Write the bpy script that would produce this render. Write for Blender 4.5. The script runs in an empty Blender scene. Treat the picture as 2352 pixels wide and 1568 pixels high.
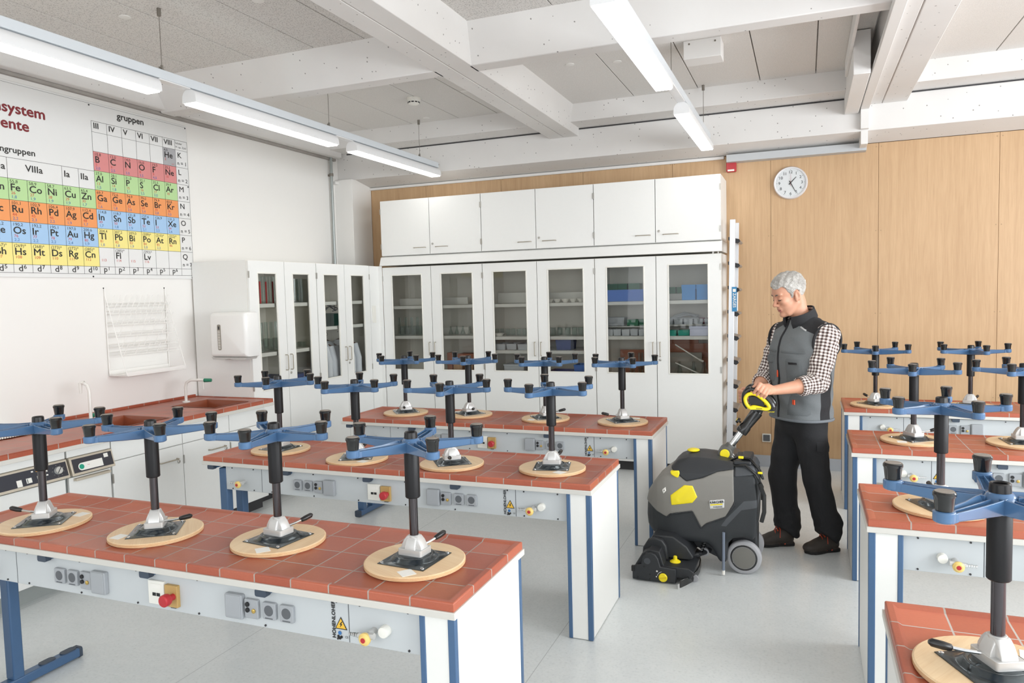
import bpy, bmesh, math, random
import numpy as np
from mathutils import Vector, Matrix
random.seed(7)
SC = bpy.context.scene
COL = SC.collection

# ------------------------------------------------------------------ camera
cam_d = bpy.data.cameras.new('camera'); cam = bpy.data.objects.new('camera', cam_d); COL.objects.link(cam)
def cam_matrix(yaw, pitch, roll, loc):
    f = Vector((-math.sin(yaw)*math.cos(pitch), math.cos(yaw)*math.cos(pitch), math.sin(pitch)))
    r = Vector((math.cos(yaw), math.sin(yaw), 0)); u = r.cross(f)
    r2 = r*math.cos(roll)+u*math.sin(roll); u2 = -r*math.sin(roll)+u*math.cos(roll)
    m = Matrix((r2, u2, -f)).transposed().to_4x4(); m.translation = loc
    return m
cam.matrix_world = cam_matrix(0.38104885, -0.06491233, -0.02583267, Vector((0, 0, 1.72)))
cam_d.sensor_width = 36; cam_d.lens = 1686.0/2352*36; cam_d.clip_start = 0.05
SC.camera = cam
# ------------------------------------------------------------------ world, daylight, exposure
SC.view_settings.view_transform = 'Standard'; SC.view_settings.look = 'None'
SC.view_settings.exposure = 0.28; SC.view_settings.gamma = 1.0; SC.view_settings.use_curve_mapping = False
SC.cycles.use_denoising = True
SC.cycles.max_bounces = 8; SC.cycles.diffuse_bounces = 5; SC.cycles.transparent_max_bounces = 12
SC.cycles.sample_clamp_indirect = 6.0
wd = bpy.data.worlds.new('daylight_sky'); SC.world = wd; wd.use_nodes = True
bg = wd.node_tree.nodes['Background']; bg.inputs[0].default_value = (0.86, 0.93, 1.0, 1); bg.inputs[1].default_value = 0.9
def area_light(name, loc, rot, sx, sy, power, color):
    d = bpy.data.lights.new(name, 'AREA'); d.shape = 'RECTANGLE'; d.size = sx; d.size_y = sy; d.energy = power; d.color = color
    o = bpy.data.objects.new(name, d); o.location = loc; o.rotation_euler = rot; COL.objects.link(o); return o
# daylight entering through the window band of the right-hand wall and soft frontal fill added behind the camera
area_light('window_daylight', (4.35, 2.2, 1.95), (0, math.radians(90), 0), 1.9, 6.6, 330, (0.93, 0.97, 1.0))
area_light('rear_fill', (0.0, -2.9, 1.95), (math.radians(100), 0, 0), 7.5, 2.2, 85, (0.97, 0.985, 1.0))

# ------------------------------------------------------------------ mesh helper
class MB:
    def __init__(s): s.v = []; s.f = []; s.m = []; s.cur = 0
    def add(s, vs, fs):
        b = len(s.v); s.v += [tuple(x) for x in vs]
        for f in fs: s.f.append(tuple(b+i for i in f)); s.m.append(s.cur)
        return s
    def box(s, x0, x1, y0, y1, z0, z1):
        vs = [(x, y, z) for z in (z0, z1) for y in (y0, y1) for x in (x0, x1)]
        return s.add(vs, [(0,2,3,1),(4,5,7,6),(0,1,5,4),(2,6,7,3),(0,4,6,2),(1,3,7,5)])
    def rbox(s, x0, x1, y0, y1, z0, z1, r, axis='z', n=4):
        """box with rounded edges along one axis"""
        A = {'x': (y0, y1, z0, z1), 'y': (x0, x1, z0, z1), 'z': (x0, x1, y0, y1)}[axis]
        a0, a1, b0, b1 = A; pts = []
        for cx_, cy_, st in ((a1-r, b1-r, 0), (a0+r, b1-r, 90), (a0+r, b0+r, 180), (a1-r, b0+r, 270)):
            for k in range(n+1):
                t = math.radians(st+90*k/n); pts.append((cx_+r*math.cos(t), cy_+r*math.sin(t)))
        lo, hi = {'x': (x0, x1), 'y': (y0, y1), 'z': (z0, z1)}[axis]
        return s.prism(pts, lo, hi, axis)
    def prism(s, pts, lo, hi, axis='z'):
        def mk(p, h): return {'x': (h, p[0], p[1]), 'y': (p[0], h, p[1]), 'z': (p[0], p[1], h)}[axis]
        n = len(pts); vs = [mk(p, lo) for p in pts]+[mk(p, hi) for p in pts]
        fs = [tuple(range(n))[::-1], tuple(range(n, 2*n))]+[(i, (i+1) % n, n+(i+1) % n, n+i) for i in range(n)]
        return s.add(vs, fs)
    def loft(s, rings, cap=True, closed=False):
        n = len(rings[0]); vs = [p for r in rings for p in r]; fs = []
        for k in range(len(rings)-1+(1 if closed else 0)):
            a = k*n; b = ((k+1) % len(rings))*n
            for i in range(n): fs.append((a+i, a+(i+1) % n, b+(i+1) % n, b+i))
        if cap and not closed: fs += [tuple(range(n))[::-1], tuple(range((len(rings)-1)*n, len(rings)*n))]
        return s.add(vs, fs)
    def lathe(s, prof, c=(0, 0, 0), n=24, axis='z', cap=True):
        rings = []
        for r, h in prof:
            ring = []
            for i in range(n):
                t = 2*math.pi*i/n; a, b = r*math.cos(t), r*math.sin(t)
                ring.append({'z': (c[0]+a, c[1]+b, c[2]+h), 'x': (c[0]+h, c[1]+a, c[2]+b), 'y': (c[0]+b, c[1]+h, c[2]+a)}[axis])
            rings.append(ring)
        return s.loft(rings, cap)
    def cyl(s, p0, p1, r0, r1=None, n=16):
        return s.tube([p0, p1], [r0, r0 if r1 is None else r1], n)
    def tube(s, path, r, n=10, closed=False, flat=None):
        P = [Vector(p) for p in path]; R = r if isinstance(r, (list, tuple)) else [r]*len(P)
        rings = []; N = len(P); up = None
        for i, p in enumerate(P):
            if closed: d = (P[(i+1) % N]-P[i-1])
            else: d = P[min(i+1, N-1)]-P[max(i-1, 0)]
            d = d.normalized() if d.length > 1e-9 else Vector((0, 0, 1))
            if up is None:
                up = Vector((0, 0, 1)) if abs(d.z) < .9 else Vector((1, 0, 0))
            a = (up-d*up.dot(d)).normalized(); up = a; b = d.cross(a)
            k = flat or 1.0
            rings.append([p+(a*math.cos(2*math.pi*j/n)*k+b*math.sin(2*math.pi*j/n))*R[i] for j in range(n)])
        return s.loft(rings, True, closed)
    def sphere(s, c, r, n=14, m=8, sc=(1, 1, 1)):
        prof = [(max(1e-4, r*math.sin(math.pi*k/m)), -r*math.cos(math.pi*k/m)) for k in range(m+1)]
        rings = [[(c[0]+a*math.cos(2*math.pi*i/n)*sc[0], c[1]+a*math.sin(2*math.pi*i/n)*sc[1], c[2]+h*sc[2]) for i in range(n)] for a, h in prof]
        return s.loft(rings)
    def xf(s, M, start=0):
        for i in range(start, len(s.v)): s.v[i] = tuple(M @ Vector(s.v[i]))
        return s
    def mesh(s, name, mats, smooth=35, recalc=True):
        me = bpy.data.meshes.new(name); me.from_pydata(s.v, [], s.f)
        for m in (mats if isinstance(mats, (list, tuple)) else [mats]): me.materials.append(m)
        me.polygons.foreach_set('material_index', s.m)
        if recalc:
            bm = bmesh.new(); bm.from_mesh(me); bmesh.ops.recalc_face_normals(bm, faces=bm.faces); bm.to_mesh(me); bm.free()
        if smooth:
            me.shade_smooth(); me.set_sharp_from_angle(angle=math.radians(smooth))
        me.update(); return me
    def build(s, name, mats, parent=None, loc=(0, 0, 0), rz=0, bevel=0, smooth=35, recalc=True, seg=2):
        o = bpy.data.objects.new(name, s.mesh(name, mats, smooth, recalc)); COL.objects.link(o)
        o.location = loc; o.rotation_euler[2] = rz
        if parent: o.parent = parent
        if bevel:
            b = o.modifiers.new('bevel', 'BEVEL'); b.width = bevel; b.segments = seg; b.limit_method = 'ANGLE'; b.angle_limit = math.radians(40)
            b.harden_normals = False
        return o
def tag(o, label=None, cat=None, group=None, kind=None):
    if label: o['label'] = label
    if cat: o['category'] = cat
    if group: o['group'] = group
    if kind: o['kind'] = kind
    return o
def empty(name, loc, label=None, cat=None, group=None, rz=0):
    o = bpy.data.objects.new(name, None); COL.objects.link(o); o.empty_display_size = .1
    o.location = loc; o.rotation_euler[2] = rz
    return tag(o, label, cat, group)
def copy_tree(o, parent=None, top=True):
    c = o.copy(); COL.objects.link(c)
    if not top: c.parent = parent; c.matrix_parent_inverse = o.matrix_parent_inverse
    for ch in KIDS.get(o, []) or [x for x in o.children]: copy_tree(ch, c, False)
    return c
KIDS = {}
def struct(o): o['kind'] = 'structure'; return o

# ------------------------------------------------------------------ materials
def srgb(h):
    h = h.lstrip('#'); c = [int(h[i:i+2], 16)/255 for i in (0, 2, 4)]
    return tuple(((x/12.92) if x <= .04045 else ((x+.055)/1.055)**2.4) for x in c)+(1,)
MATS = {}
def mat(name, col, rough=.5, metal=0, var=.04, scale=18, bump=0, bscale=200, coat=0, spec=.5):
    """principled material whose colour is slightly mottled by procedural noise"""
    if name in MATS: return MATS[name]
    m = bpy.data.materials.new(name); m.use_nodes = True; nt = m.node_tree; N = nt.nodes; L = nt.links
    b = N['Principled BSDF']; c = srgb(col)
    b.inputs['Roughness'].default_value = rough; b.inputs['Metallic'].default_value = metal
    b.inputs['Coat Weight'].default_value = coat; b.inputs['Specular IOR Level'].default_value = spec
    tc = N.new('ShaderNodeTexCoord'); nz = N.new('ShaderNodeTexNoise'); nz.inputs['Scale'].default_value = scale; nz.inputs['Detail'].default_value = 3
    L.new(tc.outputs['Object'], nz.inputs['Vector'])
    mx = N.new('ShaderNodeMix'); mx.data_type = 'RGBA'
    mx.inputs['A'].default_value = tuple(max(0, x*(1-var)) for x in c[:3])+(1,); mx.inputs['B'].default_value = tuple(min(1, x*(1+var)) for x in c[:3])+(1,)
    L.new(nz.outputs['Fac'], mx.inputs['Factor']); L.new(mx.outputs['Result'], b.inputs['Base Color'])
    if bump:
        nb = N.new('ShaderNodeTexNoise'); nb.inputs['Scale'].default_value = bscale; nb.inputs['Detail'].default_value = 2
        L.new(tc.outputs['Object'], nb.inputs['Vector'])
        bp = N.new('ShaderNodeBump'); bp.inputs['Strength'].default_value = bump; bp.inputs['Distance'].default_value = .002
        L.new(nb.outputs['Fac'], bp.inputs['Height']); L.new(bp.outputs['Normal'], b.inputs['Normal'])
    MATS[name] = m; return m
class NT:
    """tiny node-building helper on a fresh principled material"""
    def __init__(s, name):
        s.m = bpy.data.materials.new(name); s.m.use_nodes = True; s.N = s.m.node_tree.nodes; s.L = s.m.node_tree.links
        s.b = s.N['Principled BSDF']; tc = s.N.new('ShaderNodeTexCoord'); s.obj = tc.outputs['Object']
        MATS[name] = s.m
    def put(s, sock, v):
        if isinstance(v, bpy.types.NodeSocket): s.L.new(v, sock)
        else: sock.default_value = v
    def math(s, op, a, b=None, c=None):
        n = s.N.new('ShaderNodeMath'); n.operation = op
        for i, v in enumerate((a, b, c)):
            if v is not None: s.put(n.inputs[i], v)
        return n.outputs[0]
    def sep(s, v=None):
        n = s.N.new('ShaderNodeSeparateXYZ'); s.L.new(v or s.obj, n.inputs[0]); return n.outputs
    def comb(s, x, y, z):
        n = s.N.new('ShaderNodeCombineXYZ')
        for i, v in enumerate((x, y, z)): s.put(n.inputs[i], v)
        return n.outputs[0]
    def mapping(s, sc, v=None):
        n = s.N.new('ShaderNodeMapping'); n.inputs['Scale'].default_value = sc; s.L.new(v or s.obj, n.inputs[0]); return n.outputs[0]
    def noise(s, scale, v=None, detail=3, dist=0, rough=.5):
        n = s.N.new('ShaderNodeTexNoise'); n.inputs['Scale'].default_value = scale; n.inputs['Detail'].default_value = detail
        n.inputs['Distortion'].default_value = dist; n.inputs['Roughness'].default_value = rough
        s.L.new(v or s.obj, n.inputs['Vector']); return n.outputs['Fac']
    def voro(s, scale, v=None, feat='F1', out='Distance'):
        n = s.N.new('ShaderNodeTexVoronoi'); n.feature = feat; n.inputs['Scale'].default_value = scale
        s.L.new(v or s.obj, n.inputs['Vector']); return n.outputs[out]
    def white(s, v):
        n = s.N.new('ShaderNodeTexWhiteNoise'); s.L.new(v, n.inputs['Vector']); return n.outputs['Value']
    def ramp(s, f, stops):
        n = s.N.new('ShaderNodeValToRGB'); s.L.new(f, n.inputs[0]); e = n.color_ramp.elements
        while len(e) > 1: e.remove(e[-1])
        e[0].position = stops[0][0]; e[0].color = stops[0][1]
        for p, c in stops[1:]:
            q = e.new(p); q.color = c
        return n.outputs[0]
    def mix(s, f, a, b):
        n = s.N.new('ShaderNodeMix'); n.data_type = 'RGBA'; s.put(n.inputs['Factor'], f); s.put(n.inputs['A'], a); s.put(n.inputs['B'], b); return n.outputs['Result']
    def bump(s, h, strength=.3, dist=.002):
        n = s.N.new('ShaderNodeBump'); n.inputs['Strength'].default_value = strength; n.inputs['Distance'].default_value = dist
        s.L.new(h, n.inputs['Height']); s.L.new(n.outputs['Normal'], s.b.inputs['Normal'])
    def color(s, v): s.put(s.b.inputs['Base Color'], v)
    def rough(s, v): s.put(s.b.inputs['Roughness'], v)
    def line(s, x, pitch, width, off=0.0):
        """1 near multiples of pitch"""
        a = s.math('ADD', x, pitch*50+pitch/2-off); a = s.math('MODULO', a, pitch); a = s.math('SUBTRACT', a, pitch/2); a = s.math('ABSOLUTE', a)
        return s.math('LESS_THAN', a, width/2)

TD = 0.585; TL = 2.43; TPX = TL/16; TPY = TD/4
def m_tile(nm='red_tile', back_lip=False, lx=TL, ly=TD):
    t = NT(nm); x, y, z = t.sep()
    ax = t.math('ABSOLUTE', x)
    lx_ = t.math('MULTIPLY', t.line(ax, TPX, .0052), t.math('MULTIPLY', t.math('GREATER_THAN', ax, .03), t.math('LESS_THAN', ax, lx-.03)))
    ly_ = t.math('MULTIPLY', t.line(y, TPY, .0052), t.math('MULTIPLY', t.math('GREATER_THAN', y, .03), t.math('LESS_THAN', y, ly-.03)))
    g = t.math('MAXIMUM', lx_, ly_)
    idv = t.comb(t.math('FLOOR', t.math('DIVIDE', ax, TPX)), t.math('FLOOR', t.math('DIVIDE', y, TPY)), 1.0)
    v = t.white(idv); n1 = t.noise(9, detail=4); n2 = t.noise(120, detail=2)
    f = t.math('ADD', t.math('MULTIPLY', v, .5), t.math('ADD', t.math('MULTIPLY', n1, .25), t.math('MULTIPLY', n2, .25)))
    c = t.ramp(f, [(.25, srgb('#a0503a')), (.75, srgb('#b5634a'))])
    t.color(t.mix(g, c, srgb('#a89d94')))
    t.rough(t.math('ADD', .34, t.math('MULTIPLY', g, .4))); t.bump(t.math('SUBTRACT', t.math('MULTIPLY', n2, .15), g), .35, .0012)
    return t.m
M_TILE = m_tile()
def m_wood(nm, c0, c1, axis=2, rough=.45, sc=1.0, bands=0.5):
    t = NT(nm); s3 = [14*sc, 14*sc, 14*sc]; s3[axis] = .7*sc
    a = t.noise(2.2, t.mapping(s3), 5, .6, .6); s4 = [60*sc]*3; s4[axis] = 2.2*sc
    b = t.noise(3, t.mapping(s4), 3); s5 = [2.2*sc]*3; s5[axis] = .35*sc; d = t.noise(1.3, t.mapping(s5), 2)
    f = t.math('ADD', t.math('MULTIPLY', a, .45), t.math('ADD', t.math('MULTIPLY', b, .3), t.math('MULTIPLY', d, .35)))
    t.color(t.ramp(f, [(.32, srgb(c0)), (.72, srgb(c1))])); t.rough(rough); t.bump(b, .06, .001)
    return t.m
M_BEECH = m_wood('beech_panel', '#b3906a', '#cdab84', 2)
M_SEAT = m_wood('birch_plywood', '#d9b184', '#ecd0a8', 0, .38, 1.2)
M_PLY = mat('plywood_edge', '#c0905c', .5, var=.15, scale=60)
M_WHITE = mat('white_laminate', '#e9e8e4', .42, var=.012, scale=30, bump=.03, bscale=120)
M_WHITE2 = mat('cabinet_white', '#ebebe8', .38, var=.012, scale=30, bump=.03, bscale=150)
M_WALLW = mat('white_wall_paint', '#eceae6', .8, var=.012, scale=3, bump=.08, bscale=90)
M_BOARD = mat('board_edge', '#cfccc5', .5, var=.02)
M_BLUE = mat('blue_powder_coat', '#426185', .3, var=.04, coat=.15)
M_BLUES = mat('blue_cast_arm', '#4a6c92', .27, var=.03, coat=.3)
M_BLACK = mat('black_plastic', '#1d1c1d', .3, var=.1)
M_RUB = mat('black_rubber', '#151515', .22, var=.1, coat=.3)
M_FELT = mat('worn_glide_face', '#8f867d', .8, var=.2, scale=80)
M_TUBE = mat('black_lacquered_steel', '#141315', .42, var=.05, spec=.3)
M_ROD = mat('dark_chromed_steel', '#565254', .2, metal=1, var=.05)
M_PLATE = mat('dark_glossy_steel', '#565c5f', .18, metal=.85, var=.08)
M_ALU = mat('cast_aluminium', '#cbcac8', .36, metal=.45, var=.04)
M_CHROME = mat('bright_chrome', '#d9d9d9', .12, metal=1, var=.03)
M_GREY = mat('grey_service_panel', '#c3c7c9', .45, var=.015, scale=6)
M_SOCK = mat('grey_socket_plastic', '#a2a5a9', .4, var=.02)
M_SOCKD = mat('dark_socket_well', '#5c5f63', .5, var=.05)
M_CREAM = mat('cream_plastic', '#eae8e0', .45, var=.02)
M_BEIGE = mat('tan_plastic', '#bd9a5e', .45, var=.03)
M_RED = mat('red_button_plastic', '#b52a31', .35, var=.04)
M_YEL = mat('pale_yellow_plastic', '#e8c877', .4, var=.03)
M_CAP = mat('dark_blue_cap', '#3a4554', .45, var=.04)
M_DARK = mat('charcoal_parts_and_gap_shade', '#39383a', .7, var=.05)  # dark trim, screws and plinths, also the painted shade between cupboard doors
M_PAPER = mat('white_paper_sticker', '#ece9e2', .7, var=.03)
M_INK = mat('black_print', '#1c1c1e', .6, var=.05)
M_WARN = mat('warning_yellow', '#e9b93c', .5, var=.03)

FONT = None
def text_mesh(txt, size, align='LEFT', depth=0.0004, bold=0.0):
    """list of verts/faces of a text in its own x,y plane"""
    cu = bpy.data.curves.new('t', 'FONT'); cu.body = txt; cu.size = size; cu.align_x = align; cu.resolution_u = 3; cu.offset = bold
    o = bpy.data.objects.new('t', cu); COL.objects.link(o)
    dg = bpy.context.evaluated_depsgraph_get(); me = bpy.data.meshes.new_from_object(o.evaluated_get(dg))
    vs = [tuple(v.co) for v in me.vertices]; fs = [tuple(p.vertices) for p in me.polygons]
    bpy.data.objects.remove(o); bpy.data.curves.remove(cu); bpy.data.meshes.remove(me)
    return vs, fs
TXC = {}
def add_text(mb, txt, size, M, align='LEFT', heavy=0.0):
    bold = 0.0
    k = (txt, size, align, bold)
    if k not in TXC: TXC[k] = text_mesh(txt, size, align, bold=bold)
    vs, fs = TXC[k]
    mb.add([tuple(M @ Vector(v)) for v in vs], fs)
    if heavy:
        for i, (dx, dy) in enumerate(((heavy, 0), (-heavy, 0), (0, heavy), (0, -heavy))): mb.add([tuple(M @ Vector((v[0]+dx, v[1]+dy, v[2]+.00012*(i+1)))) for v in vs], fs)
def frame_m(o, ux, uy):
    """matrix mapping text plane x->ux, y->uy at origin o"""
    ux = Vector(ux); uy = Vector(uy); uz = ux.cross(uy)
    m = Matrix((ux, uy, uz)).transposed().to_4x4(); m.translation = Vector(o); return m
# ================================================================== the room
YB, XL, ZC = 7.365, -4.88, 3.485
def m_floor():
    t = NT('linoleum_floor'); x, y, z = t.sep()
    n1 = t.noise(.8, detail=4); n2 = t.noise(22, detail=3); n3 = t.noise(5, detail=4)
    f = t.math('ADD', t.math('MULTIPLY', n2, .4), t.math('ADD', t.math('MULTIPLY', n1, .35), t.math('MULTIPLY', n3, .25)))
    c = t.mix(f, srgb('#cbd1d2'), srgb('#e6e8e7')); n4 = t.noise(75, detail=1); c = t.mix(t.math('MULTIPLY', t.math('SMOOTH_MIN', t.math('POWER', n4, 5.0), 1.0, .1), .9), c, srgb('#999fa0'))
    seam = t.line(x, 1.5, .004, .35); c = t.mix(t.math('MULTIPLY', seam, .5), c, srgb('#8c9092'))
    t.color(c); t.rough(.27); t.b.inputs['Specular IOR Level'].default_value = .5
    return t.m
M_FLOOR = m_floor()
struct(MB().box(-5.4, 4.4, -3.2, 7.9, -.1, 0).build('floor', M_FLOOR))
def m_concrete():
    t = NT('painted_concrete'); d = t.voro(22); r = t.voro(22, out='Color')
    sel = t.math('GREATER_THAN', t.math('ADD', t.sep(r)[0], t.math('MULTIPLY', t.noise(1.6), .6)), .86); dots = t.math('MULTIPLY', t.math('LESS_THAN', t.math('ADD', d, t.math('MULTIPLY', t.noise(60), .1)), .165), sel)
    n = t.noise(2.5, detail=4); c = t.mix(n, srgb('#d8d5d2'), srgb('#e4e2df')); t.color(t.mix(t.math('MULTIPLY', dots, .75), c, srgb('#6b6662')))
    t.rough(.75); t.bump(t.math('SUBTRACT', t.math('MULTIPLY', t.noise(70), .3), dots), .3, .002); return t.m
M_CONC = m_concrete()
M_SMOOTH = mat('smooth_white_paint', '#e4e2df', .65, var=.012, scale=4)
def m_panel(nm, dot, c):
    t = NT(nm); x, y, z = t.sep()
    n = t.noise(1.2); d = t.voro(95 if dot else 160); f = t.math('LESS_THAN', d, .36)
    t.color(t.mix(t.math('MULTIPLY', f, .42 if dot else .2), t.mix(n, srgb(c), srgb('#dddad6')), srgb('#7c7873'))); t.rough(.6); return t.m
M_PANEL_P = m_panel('perforated_panel', True, '#d6d3ce'); M_PANEL = m_panel('fine_panel', False, '#dedbd7')
BEAM_C = (-2.36, -2.07); BEAM_R = (.505, .79); ZB = 3.245
# ceiling slab with panel fields
b = MB(); b.box(-5.4, 4.4, -3.2, 7.9, ZC+.03, ZC+.2)
struct(b.build('ceiling', M_CONC))
def panels(name, xs, y0, y1, m):
    b = MB()
    for a, c in zip(xs[:-1], xs[1:]): b.box(a+.004, c-.004, y0, y1, ZC, ZC+.028)
    return struct(b.build(name, m, bevel=.002))
xl = [-4.76, -4.28, -3.75, -3.22, -2.8, -2.34]; xm = [-2.05, -1.45, -.88, -.36, .08, .45]; xr = [.78, 1.36, 1.95, 2.6, 3.2, 3.8, 4.4]
panels('ceiling_panel_field', xl, -3.2, 4.45, M_PANEL_P); panels('ceiling_panel_field', xl, 4.6, 6.8, M_PANEL)
panels('ceiling_panel_field', xm, -3.2, 4.45, M_PANEL_P); panels('ceiling_panel_field', xm, 4.6, 6.8, M_PANEL)
panels('ceiling_panel_field', xr, -3.2, 4.45, M_PANEL_P); panels('ceiling_panel_field', xr, 4.6, 6.8, M_PANEL)
def beam_y(x0, x1, y0, y1, t=.045):
    return [(x0, ZB), (x1, ZB), (x1+t, ZC+.03), (x0-t, ZC+.03)]
def beam(name, x0, x1, grooves):
    b = MB(); pts = [(x0, ZB)]
    for g in grooves: pts += [(g-.004, ZB), (g-.004, ZB+.012), (g+.004, ZB+.012), (g+.004, ZB)]
    pts += [(x1, ZB), (x1+.045, ZC+.03), (x0-.045, ZC+.03)]
    b.prism(pts, -3.2, 7.06, 'y'); return struct(b.build(name, M_CONC, bevel=.006))
beam('ceiling_beam', BEAM_C[0], BEAM_C[1], [-2.215])
beam('ceiling_beam', BEAM_R[0], BEAM_R[1], [.6])
for x0, x1 in ((-4.80, -2.37), (-2.06, .43), (.80, 4.4)):
    for yy in (4.57, 1.6):
        b = MB(); b.prism([(yy, ZB), (yy+.135, ZB), (yy+.2, ZC+.03), (yy-.16, ZC+.03)], x0-.03, x1+.03, 'x'); struct(b.build('ceiling_rib', M_CONC, bevel=.006))
# rear perimeter rib with its lip, fascia and soffit
b = MB(); b.box(-4.88, 4.4, 6.76, 7.1, 3.32, ZC+.03); struct(b.build('ceiling_rib', M_CONC, bevel=.006))
b = MB(); b.prism([(7.05, 3.03), (7.365, 2.975), (7.365, 3.33), (7.05, 3.33)], -4.88, 4.4, 'x'); struct(b.build('fascia_beam', M_CONC, bevel=.004))
struct(MB().tube([(-4.75, 7.046, 3.312), (4.4, 7.046, 3.312)], .006, 6).build('trim_1', M_DARK))
# left perimeter beam and its stained joint
b = MB(); b.box(XL-.02, -4.77, -3.2, 6.98, 3.262, ZC+.03); struct(b.build('perimeter_beam', M_CONC, bevel=.01))
M_STAIN = mat('dusty_grey_joint', '#a19c96', .8, var=.3, scale=6)
struct(MB().box(XL-.01, -4.845, -3.2, 6.98, 3.238, 3.262).build('trim_2', M_STAIN, bevel=.005))
# walls
struct(MB().box(-5.4, XL, -3.2, 7.9, 0, 3.6).build('wall_left', M_WALLW))
b = MB(); b.box(XL-.01, -4.655, 6.98, 7.365, 0, 3.03); struct(b.build('wall_pier', M_WALLW, bevel=.003))
struct(MB().box(-5.4, 4.4, 7.385, 7.9, 0, 3.6).build('wall_back', mat('brown_board_backing', '#6d5236', .8)))
b = MB(); xs = [-4.655, -3.94, -3.03, -2.12, -1.21, -.302, .606, 1.522, 2.43, 3.34, 4.25]
for a, c in zip(xs[:-1], xs[1:]): b.box(a+.0012, c-.0012, YB, 7.386, .11, 2.972)
struct(b.build('wall_panelling', M_BEECH, bevel=.001))
b = MB()
for x in xs[1:-1]:
    for z in (2.94, 2.2, 1.46, .72):
        for dx in (-.02, .02): b.lathe([(.005, 0), (.005, -.002)], (x+dx, YB+.001, z), 8, 'y')
struct(b.build('panel_screws', mat('dull_screw_head', '#a58a66', .4, var=.1)))
struct(MB().box(-4.655, 4.25, 7.352, 7.386, 0, .11).build('baseboard_back', mat('grey_skirting', '#b4b9c0', .4, var=.03), bevel=.002))
struct(MB().box(-4.655, -.72, 7.335, 7.364, 2.945, 2.972).build('trim_3', M_SMOOTH, bevel=.003))
# right wall with a window band (outside the frame, lets the daylight in)
b = MB(); b.box(4.4, 4.6, -3.2, 7.9, 0, .95); b.box(4.4, 4.6, -3.2, 7.9, 2.95, 3.6)
for y in (-3.2, -1.1, 1.0, 3.1, 5.2, 7.3): b.box(4.4, 4.6, y, y+.25, .95, 2.95)
struct(b.build('wall_right', M_WALLW))
b = MB(); b.box(-5.4, 4.6, -3.4, -3.2, 0, .8); b.box(-5.4, 4.6, -3.4, -3.2, 3.1, 3.6)
struct(b.build('wall_front', M_WALLW))
# projection-screen box, boxed duct and roller box near the right beam
o = MB().box(-.69, .50, 7.25, 7.364, 2.9, 2.968).build('screen_case', mat('grey_painted_metal', '#b9bcbe', .4, var=.02), bevel=.003)
tag(o, 'long grey metal screen case fixed at the top of the beech wall above the clock', 'screen case')
t = empty('cable_duct', (.5, 7.0, 2.95), 'white boxed cable duct running along the right ceiling beam and down the fascia', 'duct')
MB().box(-.065, .0, -9.5, .0, .25, .294).build('duct_run', M_SMOOTH, t, bevel=.003)
MB().box(-.065, .0, -.01, .05, .09, .3).build('duct_drop', M_SMOOTH, t, bevel=.003)
MB().box(-.06, -.005, .05, .35, -.03, .085).build('duct_elbow', M_SMOOTH, t, bevel=.003)
t = empty('blind_box', (.36, 6.3, 3.2), 'white boxed casing hanging beside the right beam near the back fascia', 'casing')
MB().box(-.05, .06, -.55, .74, -.02, .28).build('casing', M_SMOOTH, t, bevel=.004)
MB().box(-.07, -.05, -1.5, .2, .16, .28).build('rail', M_SMOOTH, t, bevel=.003)
# ------------------------------------------------------------------ light lines
def emis(name, col, s):
    m = bpy.data.materials.new(name); m.use_nodes = True; N = m.node_tree.nodes; b = N['Principled BSDF']
    b.inputs['Emission Color'].default_value = col; b.inputs['Emission Strength'].default_value = s; b.inputs['Base Color'].default_value = (.9, .9, .9, 1)
    MATS[name] = m; return m
M_TUBEL = emis('fluorescent_diffuser', (1, .985, .95, 1), 7.5)
M_LBODY = mat('white_lamp_housing', '#e6e6e6', .35, var=.01)
M_RAIL = mat('grey_white_lamp_rail', '#cfd4d8', .3, var=.02)
M_WIRE = mat('steel_wire', '#8a857d', .35, metal=.8)
def lamp(xc, y0, y1, label, grp):
    t = empty('linear_lamp', (xc, (y0+y1)/2, 2.97), label, 'ceiling lamp', grp); h = (y1-y0)/2
    b = MB(); w = .056
    pts = [(-w, .004), (w, .004), (w, .02)]+[(w*math.cos(a), .03+.06*math.sin(a)) for a in [math.pi*k/10 for k in range(1, 10)]]+[(-w, .02)]
    b.prism(pts, -h, h, 'y'); b.build('housing', M_LBODY, t)
    b = MB(); b.box(-.05, .05, -h+.012, h-.012, -.004, .006); b.build('diffuser', M_TUBEL, t, bevel=.003)
    return t
def light_line(xc, segs, wires, side, r1):
    for (a, c), lb in segs: lamp(xc, a, c, lb, None)
    t = empty('lamp_rail', (xc, 0, 3.06), 'grey suspension rail carrying the %s row of strip lamps' % side, 'lamp rail')
    b = MB(); b.box(-.032, .032, -1.5, r1, 0, .055); b.build('rail', M_RAIL, t, bevel=.004)
    for (a, _l), (c, _m) in zip(segs[:-1], segs[1:]):
        MB().box(-.03, .03, a[1]+.01, c[0]-.01, -.008, 0).build('cover_strip', M_LBODY, t, bevel=.004)
    for y in wires:
        o = MB().cyl((0, y, .06), (0, y, ZC-3.06), .0022, n=6).build('wire', M_WIRE, t)
        MB().lathe([(.006, .04), (.012, 0.045), (.012, 0), ], (0, y, ZC-3.06-.045), 10).build('ceiling_clip', M_WIRE, o)
        MB().lathe([(.008, 0), (.008, .035)], (0, y, .055), 8).tube([(0, y-.02, .058), (0, y-.02, .075), (0, y+.03, .06)], .004, 6).build('clamp', M_WIRE, o)
light_line(-3.61, [((1.85, 3.38), 'nearest lit strip lamp of the left row above the periodic table'), ((3.64, 5.17), 'middle lit strip lamp of the left row in front of the metal conduit'), ((5.43, 6.99), 'farthest lit strip lamp of the left row, ending near the back fascia')], [3.44, 5.12, 6.64], 'left', 6.99)
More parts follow.
